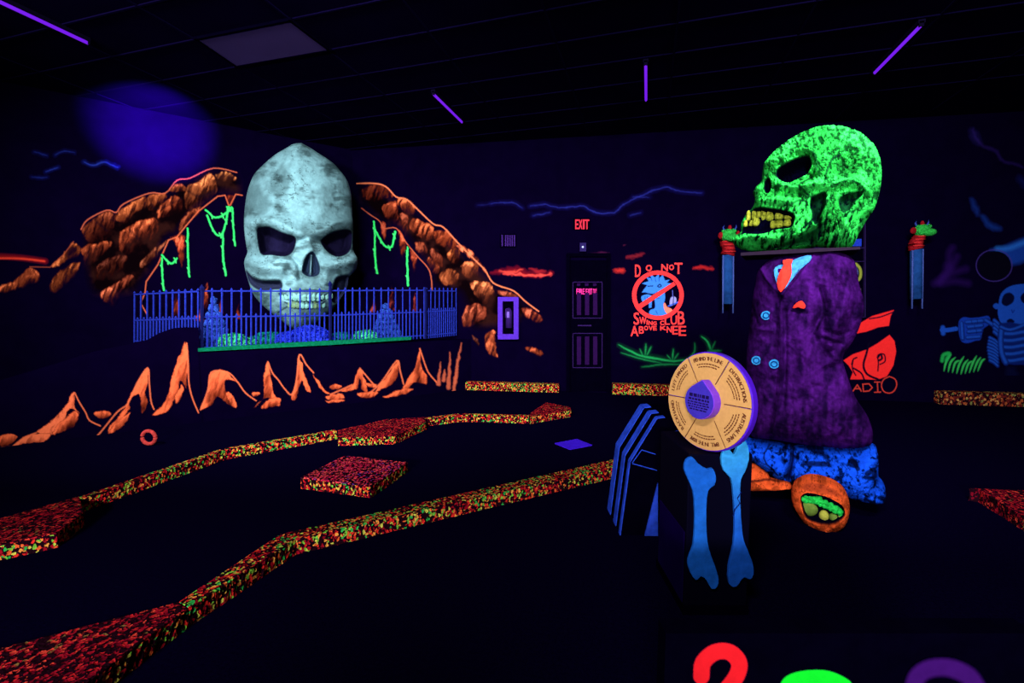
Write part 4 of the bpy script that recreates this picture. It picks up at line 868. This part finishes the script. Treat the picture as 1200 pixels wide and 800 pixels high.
wallstrip(1105, 1225, 460.5, 'dim brown carpet strip along the back wall under the skeleton', M_confd)
# flat floor things
tm = mesh('tee_mat', *(lambda b: (b.V, b.F))(MB().prism([hz(x, y, .012) for x, y in ((650, 519), (676, 514), (694, 521), (668, 526))], .002, .012)), None, flat('violet_mat', (62, 26, 225), noise=.2, scale=14))
tag(tm, 'small glowing violet square tee mat lying on the dark floor', 'mat')
r_ = hz(175, 522, 0); b = MB(); ax = np.array([CY, SY, 0]); s_ = np.linalg.norm(r_[:2])/FPX*1.02; R_ = 6*s_
pts = [r_+np.array([0, 0, R_+.02])+ax*R_*math.cos(a)+np.array([0, 0, R_*math.sin(a)]) for a in np.linspace(0, 2*math.pi, 25)]
b.tube(pts, .02, 8); o = b.build('floor_ring', flat('ring_orange', (200, 66, 66), noise=.5), None, True); tag(o, 'small orange-red ring standing on the floor before the rock stage', 'ring')

# ================================================================ MONSTER STATUE
ML = 3.65/math.cos(math.radians(33))
mo = empty('monster_statue', hz(955, 600, 0), 'tall monster statue with green skull head, purple coat, blue trousers and orange boots', 'statue')
qh = lambda P: cr(P, 4.445, 840, 130)
def streak(X, Y, a, s, seed): c, n = math.cos(a), math.sin(a); return fbm((X*c+Y*n)/3.2, (-X*n+Y*c), s, seed)
def head_feat(X, Y, d, Xs, Ys):
    sd = lambda P, k=3: sdist(X, Y, smooth_poly(qh(P), k)); h = np.zeros(X.shape)
    def ridge(P, a, r):
        q, _ = seg_dist(X, Y, smooth_poly(qh(P), 3, False)); return a*np.exp(-(q/r)**2)
    eye = sd([(308, 325), (330, 292), (395, 258), (460, 240), (488, 255), (495, 290), (475, 330), (430, 355), (370, 380), (325, 360)])
    nose = sd([(252, 358), (275, 350), (285, 390), (272, 428), (252, 425), (246, 395)])
    mouth = sd([(128, 640), (150, 560), (200, 505), (300, 510), (400, 535), (400, 590), (370, 612), (300, 620), (250, 640), (190, 645), (150, 640)])
    jaw = sd([(485, 470), (520, 440), (570, 430), (565, 500), (545, 540), (525, 590), (505, 595), (495, 540)])
    ear = sd([(640, 455), (700, 430), (760, 435), (720, 480), (690, 520), (655, 535), (635, 500)])
    tem = np.exp(-(((X-840-690/4.445)/17)**2+((Y-130-290/4.445)/16)**2))
    up = sd([(480, 640), (560, 590), (520, 690), (440, 700), (330, 715), (200, 720), (330, 700)])
    h -= .22*sstep(-1, 7, eye)+.12*sstep(-1, 4, nose)+.13*sstep(-1, 5, mouth)+.12*sstep(-1, 5, jaw)+.08*sstep(-1, 5, ear)+.07*tem+.07*sstep(-2, 5, up)
    h += ridge([(260, 285), (330, 255), (420, 215), (490, 225), (520, 270), (515, 330)], .07, 4)+ridge([(330, 400), (430, 410), (510, 390), (600, 400), (700, 375), (780, 430)], .08, 5)
    h += ridge([(210, 470), (300, 470), (380, 480)], .05, 5)+ridge([(110, 680), (180, 660), (260, 670), (350, 670), (430, 650), (500, 600)], .06, 6)+ridge([(570, 480), (550, 580), (520, 690)], .04, 4)+ridge([(620, 690), (690, 560), (760, 440)], .05, 5)
    n1 = streak(X, Y, 1.75, 2.6, 5); n2 = .6*fbm(X, Y, 3.2, 15, 3)+.4*streak(X, Y, 1.3, 2.8, 12); n3 = streak(X, Y, 2.2, 2.8, 9)
    low = sstep(205, 262, Y)
    tex = n2*(1-low)+(n1*.6+n3*.4)*low
    rg = np.abs((streak(X, Y, 1.7, 3.6, 61) if True else 0)-.5)*(.35+.65*low)+np.abs(fbm(X, Y, 5, 71, 3)-.5)*(1-.6*low)
    crk = np.clip(rg/.075, 0, 1); tex = tex*(.55+.45*crk)
    h += .060*(tex-.5)
    g = np.clip((tex-.38)/.15, 0, 1)*(.15+.85*crk)
    bright = L3(52, 232, 92); dark = L3(3, 34, 20)
    sm_ = sstep(.35, .6, fbm(X, Y, 26, 44)); g = g*(1-.0*sm_)+.0
    top = (1-low)*.25; g = np.clip(g+top*.5, 0, 1)
    C = dark+(bright-dark)*g[..., None]
    C *= (1-.75*tem*np.clip(n3*2.4-.2, 0, 1))[..., None]; C *= (1-.6*sstep(.48, .66, fbm(X, Y, 20, 91)))[..., None]
    for q, k in ((eye, 1), (nose, 1), (mouth, 1), (jaw, .95), (ear, .85), (up, .7)):
        m_ = (sstep(-.8, .8, q)*k)[..., None]; C = C*(1-m_)+L3(4, 4, 26)*m_
    for P_ in ([(500, 235), (520, 290), (500, 350), (440, 385)], [(560, 400), (570, 330), (600, 260), (650, 230)], [(430, 410), (500, 460)], [(380, 500), (430, 470), (470, 480)], [(620, 400), (680, 380), (740, 400)], [(240, 300), (240, 350), (200, 400), (195, 480)]):
        q, _ = seg_dist(X, Y, smooth_poly(qh(P_), 3, False)); m_ = (np.clip(1.8-q, 0, 1)*.75)[..., None]; C = C*(1-m_)+L3(4, 16, 22)*m_
    return h, C
HO = qh([(245, 295), (270, 252), (330, 195), (400, 148), (480, 110), (560, 93), (640, 95), (720, 118), (780, 155), (825, 205), (850, 270), (856, 350), (845, 430), (820, 510), (780, 570), (740, 640), (705, 705), (650, 712), (580, 712), (510, 708), (450, 718), (400, 725), (250, 730), (150, 728), (100, 705), (84, 675), (110, 645), (130, 630), (126, 600), (150, 550), (188, 508), (200, 470), (190, 435), (205, 405), (232, 375), (238, 330)])
ho, hat = relief('skull_head', HO, 950, ML, .42, .42, 55, head_feat, M_sculpt, mo, step=.55, sm=3)
M_yt = flat('yellow_tooth', (172, 182, 60), noise=.8, scale=55, bump=.6)
for x, y, w_, h_ in ((165, 545, 22, 50), (195, 535, 26, 60), (222, 530, 24, 62), (246, 532, 26, 70), (277, 545, 36, 50), (325, 543, 40, 42), (372, 545, 36, 38), (150, 586, 20, 34), (180, 584, 22, 30), (207, 578, 36, 42), (293, 588, 26, 44), (325, 586, 38, 40), (367, 582, 34, 34)):
    X_, Y_ = qh([(x, y)])[0]; tooth(hat, X_, Y_, w_/4.445*.78, h_/4.445*.88, ML, M_yt, mo, ex=.012)
# dark slab under head
plh = face_plane(930, ML)
sl = MB().slab([plh.hit(x, y, .22) for x, y in ((868, 296), (868, 299.5), (925, 297), (1008, 292), (1008, 289), (925, 292))], -plh.n*.44)
sl.build('neck_plate', flat('plate_brown', (34, 24, 42)), mo)
qc = lambda P: cr(P, 3.077, 840, 280)
def coat_feat(X, Y, d, Xs, Ys):
    h = np.zeros(X.shape)
    def rd(P, a, r):
        q, _ = seg_dist(X, Y, smooth_poly(qc(P), 3, False)); return a*np.exp(-(q/r)**2)
    for P_, a, r in (([(420, 90), (470, 170), (450, 260), (410, 340), (440, 440), (470, 520)], .07, 8), ([(340, 60), (290, 140), (238, 200)], .035, 4), ([(160, 110), (190, 160), (232, 200)], .03, 4), ([(228, 250), (232, 400), (225, 560), (200, 690)], .03, 3),
       ([(300, 330), (320, 430), (290, 560), (260, 690)], .035, 8), ([(370, 180), (385, 260), (350, 340), (400, 420)], -.05, 5), ([(245, 260), (248, 420), (238, 600)], -.03, 3), ([(500, 240), (470, 330), (420, 400)], -.02, 4), ([(420, 400), (460, 430), (380, 480)], -.03, 5),
       ([(120, 320), (200, 330)], .02, 3), ([(120, 500), (220, 520)], -.02, 5), ([(350, 600), (500, 620)], .02, 6), ([(350, 500), (430, 540), (520, 640)], .03, 7), ([(390, 330), (440, 345)], -.04, 3), ([(385, 360), (450, 380)], -.04, 3), ([(270, 255), (320, 262)], -.015, 2)): h += rd(P_, a, r)
    h += .05*(fbm(X, Y, 22, 3)-.5)+.02*(fbm(X, Y, 6, 6)-.5)
    n = fbm(X, Y, 18, 31)*.4+streak(X, Y, 1.6, 5, 8)*.35+fbm(X, Y, 4, 19)*.25+.07*np.exp(-(seg_dist(X, Y, qc([(330, 60), (250, 190)]))[0]/7)**2)
    C = L3(20, 5, 44)+(L3(68, 17, 112)-L3(20, 5, 44))*(np.clip((n-.33)/.36, 0, 1)**1.3)[..., None]
    for P_, w_ in (([(345, 55), (290, 140), (238, 205), (228, 250), (232, 400), (225, 560), (200, 690)], 1.2), ([(155, 110), (190, 165), (236, 205)], 1.2), ([(372, 180), (388, 260), (352, 340)], 1.6), ([(270, 258), (325, 265)], 1.4), ([(130, 240), (150, 300)], 1.4)):
        q, _ = seg_dist(X, Y, smooth_poly(qc(P_), 3, False)); m_ = (np.clip(w_+.5-q, 0, 1)*.7)[..., None]; C = C*(1-m_)+L3(10, 3, 26)*m_
    return h, C
CO = qc([(150, 115), (195, 72), (230, 62), (330, 50), (400, 42), (470, 58), (500, 90), (512, 160), (530, 230), (520, 300), (490, 370), (455, 425), (470, 490), (500, 570), (545, 640), (563, 705), (545, 738), (450, 748), (330, 738), (200, 718), (125, 705), (115, 600), (108, 500), (108, 400), (118, 330), (128, 230), (138, 170)])
M_coat = mat('purple_coat_paint', None, attr=True, noise=.35, scale=18, bump=.5)
cob, cat_ = relief('coat', CO, 950, ML, .34, .30, 45, coat_feat, M_coat, mo, step=.8, sm=3)
def patch(name, P, q, at, m, c, ex=.012, th=.02, ref=None):            # raised painted patch following the body
    b = MB(); ctr = np.mean(q(P), 0); p0, pl = at(*ctr, ex); off = np.dot(p0-pl.p, pl.n); pts = []
    for x, y in smooth_poly(q(P), 2) if len(P) > 4 else q(P): a, _ = at(x, y, ex); pts.append(pl.hit(x, y, max(np.dot(a-pl.p, pl.n), off-.05)))
    return b.slab(pts, -pl.n*th*2).build(name, m, mo, bevel=.004)
M_shirt = flat('shirt_blue', (62, 140, 215), noise=.5, scale=30); M_tie = flat('tie_red', (245, 52, 44), noise=.3)
patch('shirt', [(205, 112), (222, 95), (250, 88), (300, 65), (340, 58), (336, 80), (300, 110), (265, 155), (245, 180), (226, 180), (212, 150)], qc, cat_, M_shirt, 0, ex=.02)
patch('tie', [(238, 76), (274, 72), (268, 90), (270, 120), (258, 155), (230, 192), (216, 160), (226, 120), (240, 95)], qc, cat_, M_tie, 0, ex=.045)
patch('pocket_square', [(272, 250), (285, 232), (306, 222), (320, 240), (314, 252), (294, 246)], qc, cat_, M_tie, 0, ex=.025)
M_but = flat('button_blue', (44, 130, 205), noise=.5, scale=40)
for x, y in ((178, 275), (143, 437), (207, 450)):
    X_, Y_ = qc([(x, y)])[0]; p, pl = cat_(X_, Y_, .012); b = MB(); ring = []
    u = pl.u; k_ = np.array([0, 0, 1.]); r0 = .035
    b.tube([p-pl.n*.01, p+pl.n*.012], r0, 16); bo = b.build('button', M_but, mo)
    MB().tube([p+pl.n*.014+(u*math.cos(a)+k_*math.sin(a))*.02 for a in np.linspace(0, 2*math.pi, 17)], .004, 5).build('button_rim', flat('button_dark', (8, 50, 110)) if 'button_dark' not in bpy.data.materials else bpy.data.materials['button_dark'], bo, True)
q4b = lambda P: cr(P, 5.4545, 840, 500)
def tr_feat(X, Y, d, Xs, Ys):
    n = fbm(X, Y, 11, 3, 5); n2 = streak(X, Y, .35, 8, 8); h = .06*(n-.5)+.03*(n2-.5)
    q, _ = seg_dist(X, Y, q4b([(480, 120), (475, 230), (450, 320)])); h -= .10*np.exp(-(q/3)**2)
    ck = np.clip(np.abs(fbm(X, Y, 7, 41, 4)-.5)/.045, .15, 1)*np.clip((fbm(X, Y, 5, 43, 3)-.30)/.1, .1, 1); C = L3(16, 76, 236)*(np.clip((n*.5+n2*.5-.36)/.08, .12, 1)*ck)[..., None]
    for P_, w_ in (([(480, 110), (478, 220), (455, 330)], 2.4), ([(560, 225), (640, 230), (710, 235)], 2.8), ([(960, 290), (1000, 270), (1005, 310)], 3.2), ([(860, 200), (900, 260)], 2.5), ([(480, 340), (600, 325)], 1.0), ([(340, 110), (300, 200), (390, 300)], 1.0)):
        q, _ = seg_dist(X, Y, smooth_poly(q4b(P_), 3, False)); m_ = (np.clip(w_+.5-q, 0, 1)*.85)[..., None]; C = C*(1-m_)+L3(4, 6, 30)*m_
    return h, C
TO = q4b([(100, 60), (215, 80), (330, 95), (480, 122), (700, 132), (860, 128), (1000, 115), (1022, 150), (1032, 200), (1030, 310), (1068, 360), (1075, 430), (1045, 462), (960, 460), (860, 440), (800, 400), (720, 362), (600, 332), (480, 338), (400, 312), (330, 280), (260, 225), (215, 200), (100, 190)])
relief('trousers', TO, 950, ML-.02, .30, .28, 24, tr_feat, M_coat, mo, step=.7, sm=3)
def boot_feat(right):
    def f(X, Y, d, Xs, Ys):
        n = fbm(X, Y, 8, 5, 4); h = .03*(n-.5); C = L3(240, 92, 44)*(np.clip(np.abs(fbm(X, Y, 6, 47, 4)-.5)/.03, .2, 1)*np.clip((fbm(X, Y, 9, 49, 4)-.25)/.2, .5, 1))[..., None]
        if right:
            op = sdist(X, Y, smooth_poly(q4b([(535, 470), (560, 425), (620, 425), (720, 455), (800, 500), (820, 560), (790, 600), (720, 625), (640, 615), (570, 580)]), 3)); h -= .10*sstep(-1, 4, op)
            m_ = sstep(-.6, .8, op)[..., None]; C = C*(1-m_)+L3(5, 4, 22)*m_
            sh = sdist(X, Y, smooth_poly(q4b([(540, 380), (600, 350), (720, 380), (800, 440), (700, 430), (580, 410)]), 3)); m_ = (sstep(-1, 2, sh)*.55)[..., None]; C = C*(1-m_)+L3(120, 40, 30)*m_
        else:
            q, _ = seg_dist(X, Y, q4b([(215, 345), (340, 335), (480, 345)])); m_ = (np.clip(2-q, 0, 1)*.8)[..., None]; C = C*(1-m_)+L3(20, 6, 20)*m_
        return h, C
    return f
B1 = q4b([(100, 200), (215, 238), (270, 265), (330, 310), (350, 340), (450, 350), (476, 368), (470, 385), (380, 395), (215, 398), (100, 395)])
relief('boot', B1, 900, 3.6/math.cos(math.radians(29)), .16, .2, 14, boot_feat(False), M_coat, mo, step=.7, sm=3)
B2 = q4b([(480, 385), (510, 355), (560, 332), (610, 326), (680, 340), (760, 370), (825, 425), (850, 500), (835, 590), (785, 640), (710, 670), (640, 660), (570, 612), (530, 560), (492, 500), (476, 440)])
RL = 3.25/math.cos(math.radians(33.5))
b2, bat = relief('boot', B2, 960, RL, .18, .30, 16, boot_feat(True), M_coat, mo, step=.5, sm=3)
M_toe = flat('toe_green', (40, 220, 90), noise=.6, scale=40, bump=.6); M_nail = flat('toe_olive', (110, 140, 60), noise=.4); M_nail2 = flat('toe_yellow', (190, 190, 80), noise=.4)
def blobpx(name, x, y, w_, h_, m, ex, rot=0, parent=None):
    X_, Y_ = q4b([(x, y)])[0]; p, pl = bat(X_, Y_, ex); s = RL/FPX; u = -pl.u if np.dot(pl.u, [CY, SY, 0]) < 0 else pl.u; k = np.array([0, 0, 1.]); c, n = math.cos(rot), math.sin(rot)
    return MB().ball(p, (w_/5.45*s/2, .03, h_/5.45*s/2), 14, 10, ax=[u*c-k*n, pl.n, u*n+k*c]).build(name, m, mo, True)
for x, y, w_, h_, m_ in ((585, 522, 88, 78, M_nail), (685, 568, 46, 60, M_nail2), (745, 578, 40, 44, M_nail), (792, 575, 26, 26, M_nail2)): blobpx('toe', x, y, w_, h_, m_, .02)
r = random.Random(5); b = MB()
for i, (x, y) in enumerate(smooth_poly([(560, 462), (620, 465), (680, 485), (740, 515), (795, 548)], 6, False)):
    for j in range(3):
        X_, Y_ = q4b([(x+r.uniform(-8, 8), y+r.uniform(-14, 16))])[0]; p, pl = bat(X_, Y_, .03); b.ball(p, r.uniform(.012, .02), 7, 5)
b.build('foot_skin', M_toe, mo, True)

# ================================================================ KIOSK with wheel and bones
DP = 2.2
pf = depth_plane(DP); Rt = np.array([CY, SY, 0]); Fw = np.array([-SY, CY, 0])
kc = pf.hit(842, 600); kx0 = pf.hit(805, 600)[:2]; kx1 = pf.hit(879.5, 600)[:2]
M_kiosk = mat('kiosk_black', (2, 1, 20), rough=.7, spec=.03)
ztop = float(pf.hit(842, 532)[2])
k4 = empty('black_pedestal', (*((kx0+kx1)/2+Fw[:2]*.2), 0), 'black square pedestal carrying the wheel and two blue bones', 'pedestal')
MB().prism([kx0, kx1, kx1+Fw[:2]*.42, kx0+Fw[:2]*.42], 0, ztop).build('body', M_kiosk, k4, bevel=.006)
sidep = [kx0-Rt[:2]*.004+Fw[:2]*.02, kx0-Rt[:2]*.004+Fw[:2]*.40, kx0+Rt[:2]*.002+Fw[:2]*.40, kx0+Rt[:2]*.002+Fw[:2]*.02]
MB().prism(sidep, .05, .42).build('painted_glow_panel', mat('violet_glow_paint', (16, 2, 60), noise=.3, scale=4), k4)  # added panel, violet glow on the pedestal side put into its colour
MB().prism([kx0-Rt[:2]*.006-Fw[:2]*.006, kx1+Rt[:2]*.006-Fw[:2]*.006, kx1+Rt[:2]*.006+Fw[:2]*.426, kx0-Rt[:2]*.006+Fw[:2]*.426], 0, .05).build('plinth', M_black, k4)
q8 = lambda P: cr(P, 2.668, 700, 400)
BONE1 = [(272, 400), (278, 372), (298, 362), (316, 382), (345, 400), (362, 397), (372, 425), (367, 450), (348, 466), (342, 520), (343, 600), (350, 650), (368, 700), (380, 740), (376, 768), (358, 775), (342, 748), (325, 735), (310, 748), (292, 725), (284, 695), (288, 672), (300, 640), (305, 580), (305, 520), (300, 470), (284, 430)]
BONE2 = [(388, 368), (396, 338), (410, 331), (420, 345), (430, 352), (440, 325), (460, 309), (473, 330), (475, 370), (462, 410), (450, 432), (448, 500), (455, 600), (466, 640), (486, 690), (490, 728), (478, 745), (462, 738), (450, 748), (435, 768), (413, 760), (411, 705), (426, 640), (430, 560), (426, 480), (419, 430), (396, 405)]
def bone(P, label, c1, c2):
    O = smooth_poly(q8(P), 2); pts = [pf.hit(x, y, .022) for x, y in O]; b = MB().slab(pts, -pf.n*.02)
    V = np.array(b.V); ys = np.concatenate([O[:, 1], O[:, 1]]); t = sstep(ys.min(), ys.min()+.55*np.ptp(ys), ys); C = lin(c1)*(1-t[:, None])+lin(c2)*t[:, None]  # fade down the bone, partly light falloff put into the paint colour
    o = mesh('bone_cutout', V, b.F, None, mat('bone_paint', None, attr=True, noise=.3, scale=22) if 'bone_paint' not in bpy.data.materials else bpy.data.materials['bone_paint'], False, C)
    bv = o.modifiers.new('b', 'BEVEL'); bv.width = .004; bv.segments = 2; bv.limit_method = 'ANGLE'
    return tag(o, label, 'bone')
bone(BONE1, 'darker blue flat bone cut-out, left one on the black pedestal', (24, 92, 205), (26, 100, 215))
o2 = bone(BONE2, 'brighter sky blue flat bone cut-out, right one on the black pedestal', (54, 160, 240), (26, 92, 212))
M_crk = mat('crack_line', (8, 22, 90))
b = MB()
for P_ in ([(450, 470), (438, 490), (446, 505), (430, 525), (424, 545)],): 
    b.tube([pf.hit(x, y, .024) for x, y in q8(P_)], .0022, 5)
b.build('crack', M_crk, o2)
# wheel
wc = depth_plane(DP+.06).hit(828, 470); az = math.radians(38)
vd = -rays(831, 469); vd[2] = 0; vd /= np.linalg.norm(vd)
cz, sz_ = math.cos(-az), math.sin(-az); wn = np.array([vd[0]*cz-vd[1]*sz_, vd[0]*sz_+vd[1]*cz, .06]); wn /= np.linalg.norm(wn)
wu = np.cross([0, 0, 1.], wn); wu /= np.linalg.norm(wu); wv = np.cross(wn, wu)
WR = 57.5/FPX*np.linalg.norm(wc[:2])*.915
print('wheel R', WR)
wh = empty('game_wheel', wc-np.array([0, 0, WR]), 'round tan challenge wheel with purple rim mounted above the bones', 'wheel')
W = lambda r, a, c=0.: wc+(wu*math.cos(a)+wv*math.sin(a))*r*WR+wn*c
def ringslab(r0, r1, c0, c1, n=64):
    b = MB(); V = []; F = []
    for i in range(n):
        a = 2*math.pi*i/n; V += [W(r0, a, c0), W(r1, a, c0), W(r1, a, c1), W(r0, a, c1)]
    for i in range(n):
        j = (i+1) % n
        for k in range(4): F.append([i*4+k, i*4+(k+1) % 4, j*4+(k+1) % 4, j*4+k])
    return b.add(V, F)
def disc(r, c0, c1, n=64, shape=None):
    R = [(W(shape(2*math.pi*i/n) if shape else r, 2*math.pi*i/n, c0), W(shape(2*math.pi*i/n) if shape else r, 2*math.pi*i/n, c1)) for i in range(n)]
    V = [a for a, _ in R]+[b_ for _, b_ in R]; return MB().add(V, [list(range(n))[::-1], list(range(n, 2*n))]+[[i, (i+1) % n, n+(i+1) % n, n+i] for i in range(n)])
M_rim = mat('wheel_purple', (70, 18, 190), rough=.4, spec=.3); M_tan = mat('wheel_tan', (198, 148, 92), noise=.12, scale=60)
disc(1.03, -.04, -.002).build('rim', M_rim, wh, bevel=.005)
def wedge(k):
    a0 = math.radians(k*60+2)+.012; a1 = math.radians(k*60+62)-.012; n = 12; V = []; F = []
    for i in range(n+1):
        a = a0+(a1-a0)*i/n; V += [W(.40, a, .0), W(1., a, .0), W(1., a, .004), W(.40, a, .004)]
    for i in range(n):
        for q in range(4): F.append([i*4+q, i*4+(q+1) % 4, i*4+4+(q+1) % 4, i*4+4+q][::-1])
    F += [[0, 1, 2, 3], [4*n+3, 4*n+2, 4*n+1, 4*n]]; MB().add(V, F).build('sector', M_tan, wh)
for k in range(6): wedge(k)
disc(.42, 0, .0045, 48).build('centre_disc', M_tan, wh)
M_ink = mat('ink_brown', (92, 48, 34)); b = MB()
for k in range(6):
    a = math.radians(k*60+2); t_ = np.array([-math.sin(a), math.cos(a)]); e = .009
    MB().add([W(.42, a, .0052), W(.985, a, .0052), W(.985, a+.016, .0052), W(.42, a+.036, .0052)], [[0, 1, 2, 3]]).build('sector_line', M_ink, wh)
def arc_text(txt, ang, r, h, adv, parent, m, c=.0056, bold=.0):
    b = MB(); n = len(txt); a = ang+adv*(n-1)/2
    for ch in txt:
        if ch != ' ':
            V, sz, F = letter(ch); s = h/.73; 
            for dx in ((0,) if not bold else (0, bold)):
                pts = [W(math.hypot(r+v[1]*s, (v[0]-sz[0]/2)*s+dx), a-math.atan2((v[0]-sz[0]/2)*s+dx, r+v[1]*s), c+dx*.01) for v in V]; b.add(pts, F)
        a -= adv
    return b.build('lettering', m, parent)
TX = ['DISTRACTIONS', 'BEHIND THE LINE', 'LEFT HANDED', 'BACKHAND', 'BALL IN THE BOWL', 'AUSTRALIANS']
CEN = [32, 92, 152, 212, 272, 332]
for t_, a in zip(TX, CEN):
    ad = math.radians(46)/max(len(t_), 8); arc_text(t_, math.radians(a), .845, .085, ad, wh, M_ink, bold=.012)
    b = MB(); rr_ = random.Random(a)                       # two rows of print too small to read
    for q in range(3 if a in (32, 332) else 2):
        rad = .775-.055*q; t0 = math.radians(a+20-2*q)
        while t0 > math.radians(a-20+2*q):
            dw = math.radians(rr_.uniform(1.8, 5.)); b.add([W(rad-.012, t0, .0056), W(rad+.012, t0, .0056), W(rad+.012, t0-dw, .0056), W(rad-.012, t0-dw, .0056)], [[0, 1, 2, 3]]); t0 -= dw+math.radians(.8)
    o = b.build('small_print', M_ink, wh); o['kind'] = 'stuff'
# teardrop pointer knob
def tear(a):
    d = abs((a-math.radians(84)+math.pi) % (2*math.pi)-math.pi); s = .36; phi = .70; tip = s/math.cos(phi)
    return s if d >= phi else s/math.cos(phi-d)
M_knob = mat('knob_purple', (112, 50, 205), rough=.4, spec=.3); M_kf = mat('knob_face', (58, 44, 175), noise=.15, scale=40)
ptr = disc(0, .004, .055, 72, tear).build('pointer', M_knob, wh, bevel=.003)
disc(0, .055, .058, 72, lambda a: tear(a)*.95).build('pointer_face', M_kf, ptr)
b = MB(); M_inkd = mat('ink_dark', (24, 14, 70))
rr_ = random.Random(2)
for y, wd_, hh in ((.12, .24, .035), (.04, .25, .022), (-.02, .27, .014), (-.07, .27, .014), (-.12, .25, .014), (-.17, .21, .014)):
    x = -wd_
    while x < wd_-.03:
        dw = rr_.uniform(.03, .09); b.add([wc+wu*xx*WR+wv*yy*WR+wn*.0586 for xx, yy in ((x, y-hh), (min(x+dw, wd_), y-hh), (min(x+dw, wd_), y+hh), (x, y+hh))], [[0, 1, 2, 3]]); x += dw+.016
o = b.build('small_print', M_inkd, ptr); o['kind'] = 'stuff'
MB().tube([wc-wn*.05, wc-wn*.05-wn*.08+np.array([0, 0, -.02]), np.array([wc[0]-wn[0]*.13, wc[1]-wn[1]*.13, ztop-.02])], .03, 10).build('bracket', M_black, wh, True)

# ================================================================ BLUE STRIPED HUT
ph = depth_plane(3.0); Hp = [(779, 489), (770, 490), (738.5, 541), (727, 629), (828, 629), (828, 489)]
ht = empty('striped_hut', ph.hit(770, 629), 'black angular putting hut with glowing blue stripes beside the pedestal', 'obstacle')
front = [ph.hit(x, y) for x, y in Hp]; zb = min(p[2] for p in front)
for p in front: p[2] = max(p[2], .0) if p[2] > .02 else 0.0
MB().slab(front, Fw*.40).build('shell', M_black, ht)
M_str = flat('stripe_blue', (42, 76, 225), noise=.45, scale=14)
for (f0, f1) in ((-.004, .035), (.125, .20), (.30, .404)):
    b = MB()
    for a, c in ((0, 1), (1, 2), (2, 3)):
        p, q = front[a], front[c]; d = q-p; d /= np.linalg.norm(d); nrm = np.cross(d, Fw); nrm /= np.linalg.norm(nrm)
        if np.dot(nrm, Rt) > 0 and a > 0: nrm = -nrm
        if a == 0 and nrm[2] < 0: nrm = -nrm
        V = [p+Fw*f0, q+Fw*f0, q+Fw*f1, p+Fw*f1]; b.slab([v+nrm*.006 for v in V], -nrm*.008)
    b.build('stripe', M_str, ht)
b = MB()
for p, q in (((741, 542), (752, 527)), ((752, 527), (768, 532)), ((741, 543), (770, 551))): b.tube([ph.hit(*p, .004), ph.hit(*q, .004)], .0035, 5)
b.build('mouth_trim', M_str, ht)
MB().slab([ph.hit(x, y, .012) for x, y in ((755.5, 628.5), (771, 628.5), (771, 566))], -ph.n*.03).build('leg_panel', M_str, ht)
MB().slab([ph.hit(x, y, .012) for x, y in ((781, 531), (800, 531), (800, 504), (788, 506))], -ph.n*.03).build('leg_panel', M_str, ht)

# ================================================================ FOREGROUND BOARD with big characters
pb = depth_plane(1.15)
brd = empty('score_board', pb.hit(990, 800)*np.array([1, 1, 0]), 'black board with big red, green and purple painted characters in the foreground', 'board')
tp = pb.hit(990, 742)[2]
x0_, x1_ = pb.hit(780, 742)[:2], pb.hit(1215, 742)[:2]
MB().prism([x0_, x1_, x1_+Fw[:2]*.06, x0_+Fw[:2]*.06], 0, tp).build('panel', M_black, brd)
P = Paint(800, 745, 890, 870, 1.)
P.stroke([(822, 792), (824, 776), (838, 764), (855, 764), (866, 776), (863, 792), (848, 812), (830, 835), (866, 836)], 19, (226, 28, 40), soft=1.2)
P.build('painted_character', pb, parent=brd, off=.003)['label'] = 'red painted character'
P = Paint(900, 775, 1015, 870, 1.)
P.poly([(914, 804), (922, 792), (940, 786), (965, 785), (985, 791), (1000, 803), (1005, 830), (985, 860), (930, 860), (912, 830)], (16, 225, 45), 1.5, sm=3)
P.build('painted_character', pb, parent=brd, off=.003)['label'] = 'green painted character'
P = Paint(1050, 765, 1165, 870, 1.)
P.stroke([(1076, 830), (1072, 800), (1085, 785), (1110, 782), (1135, 792), (1148, 812)], 20, (54, 14, 98), soft=5)
P.build('painted_character', pb, parent=brd, off=.003)['label'] = 'violet painted character'
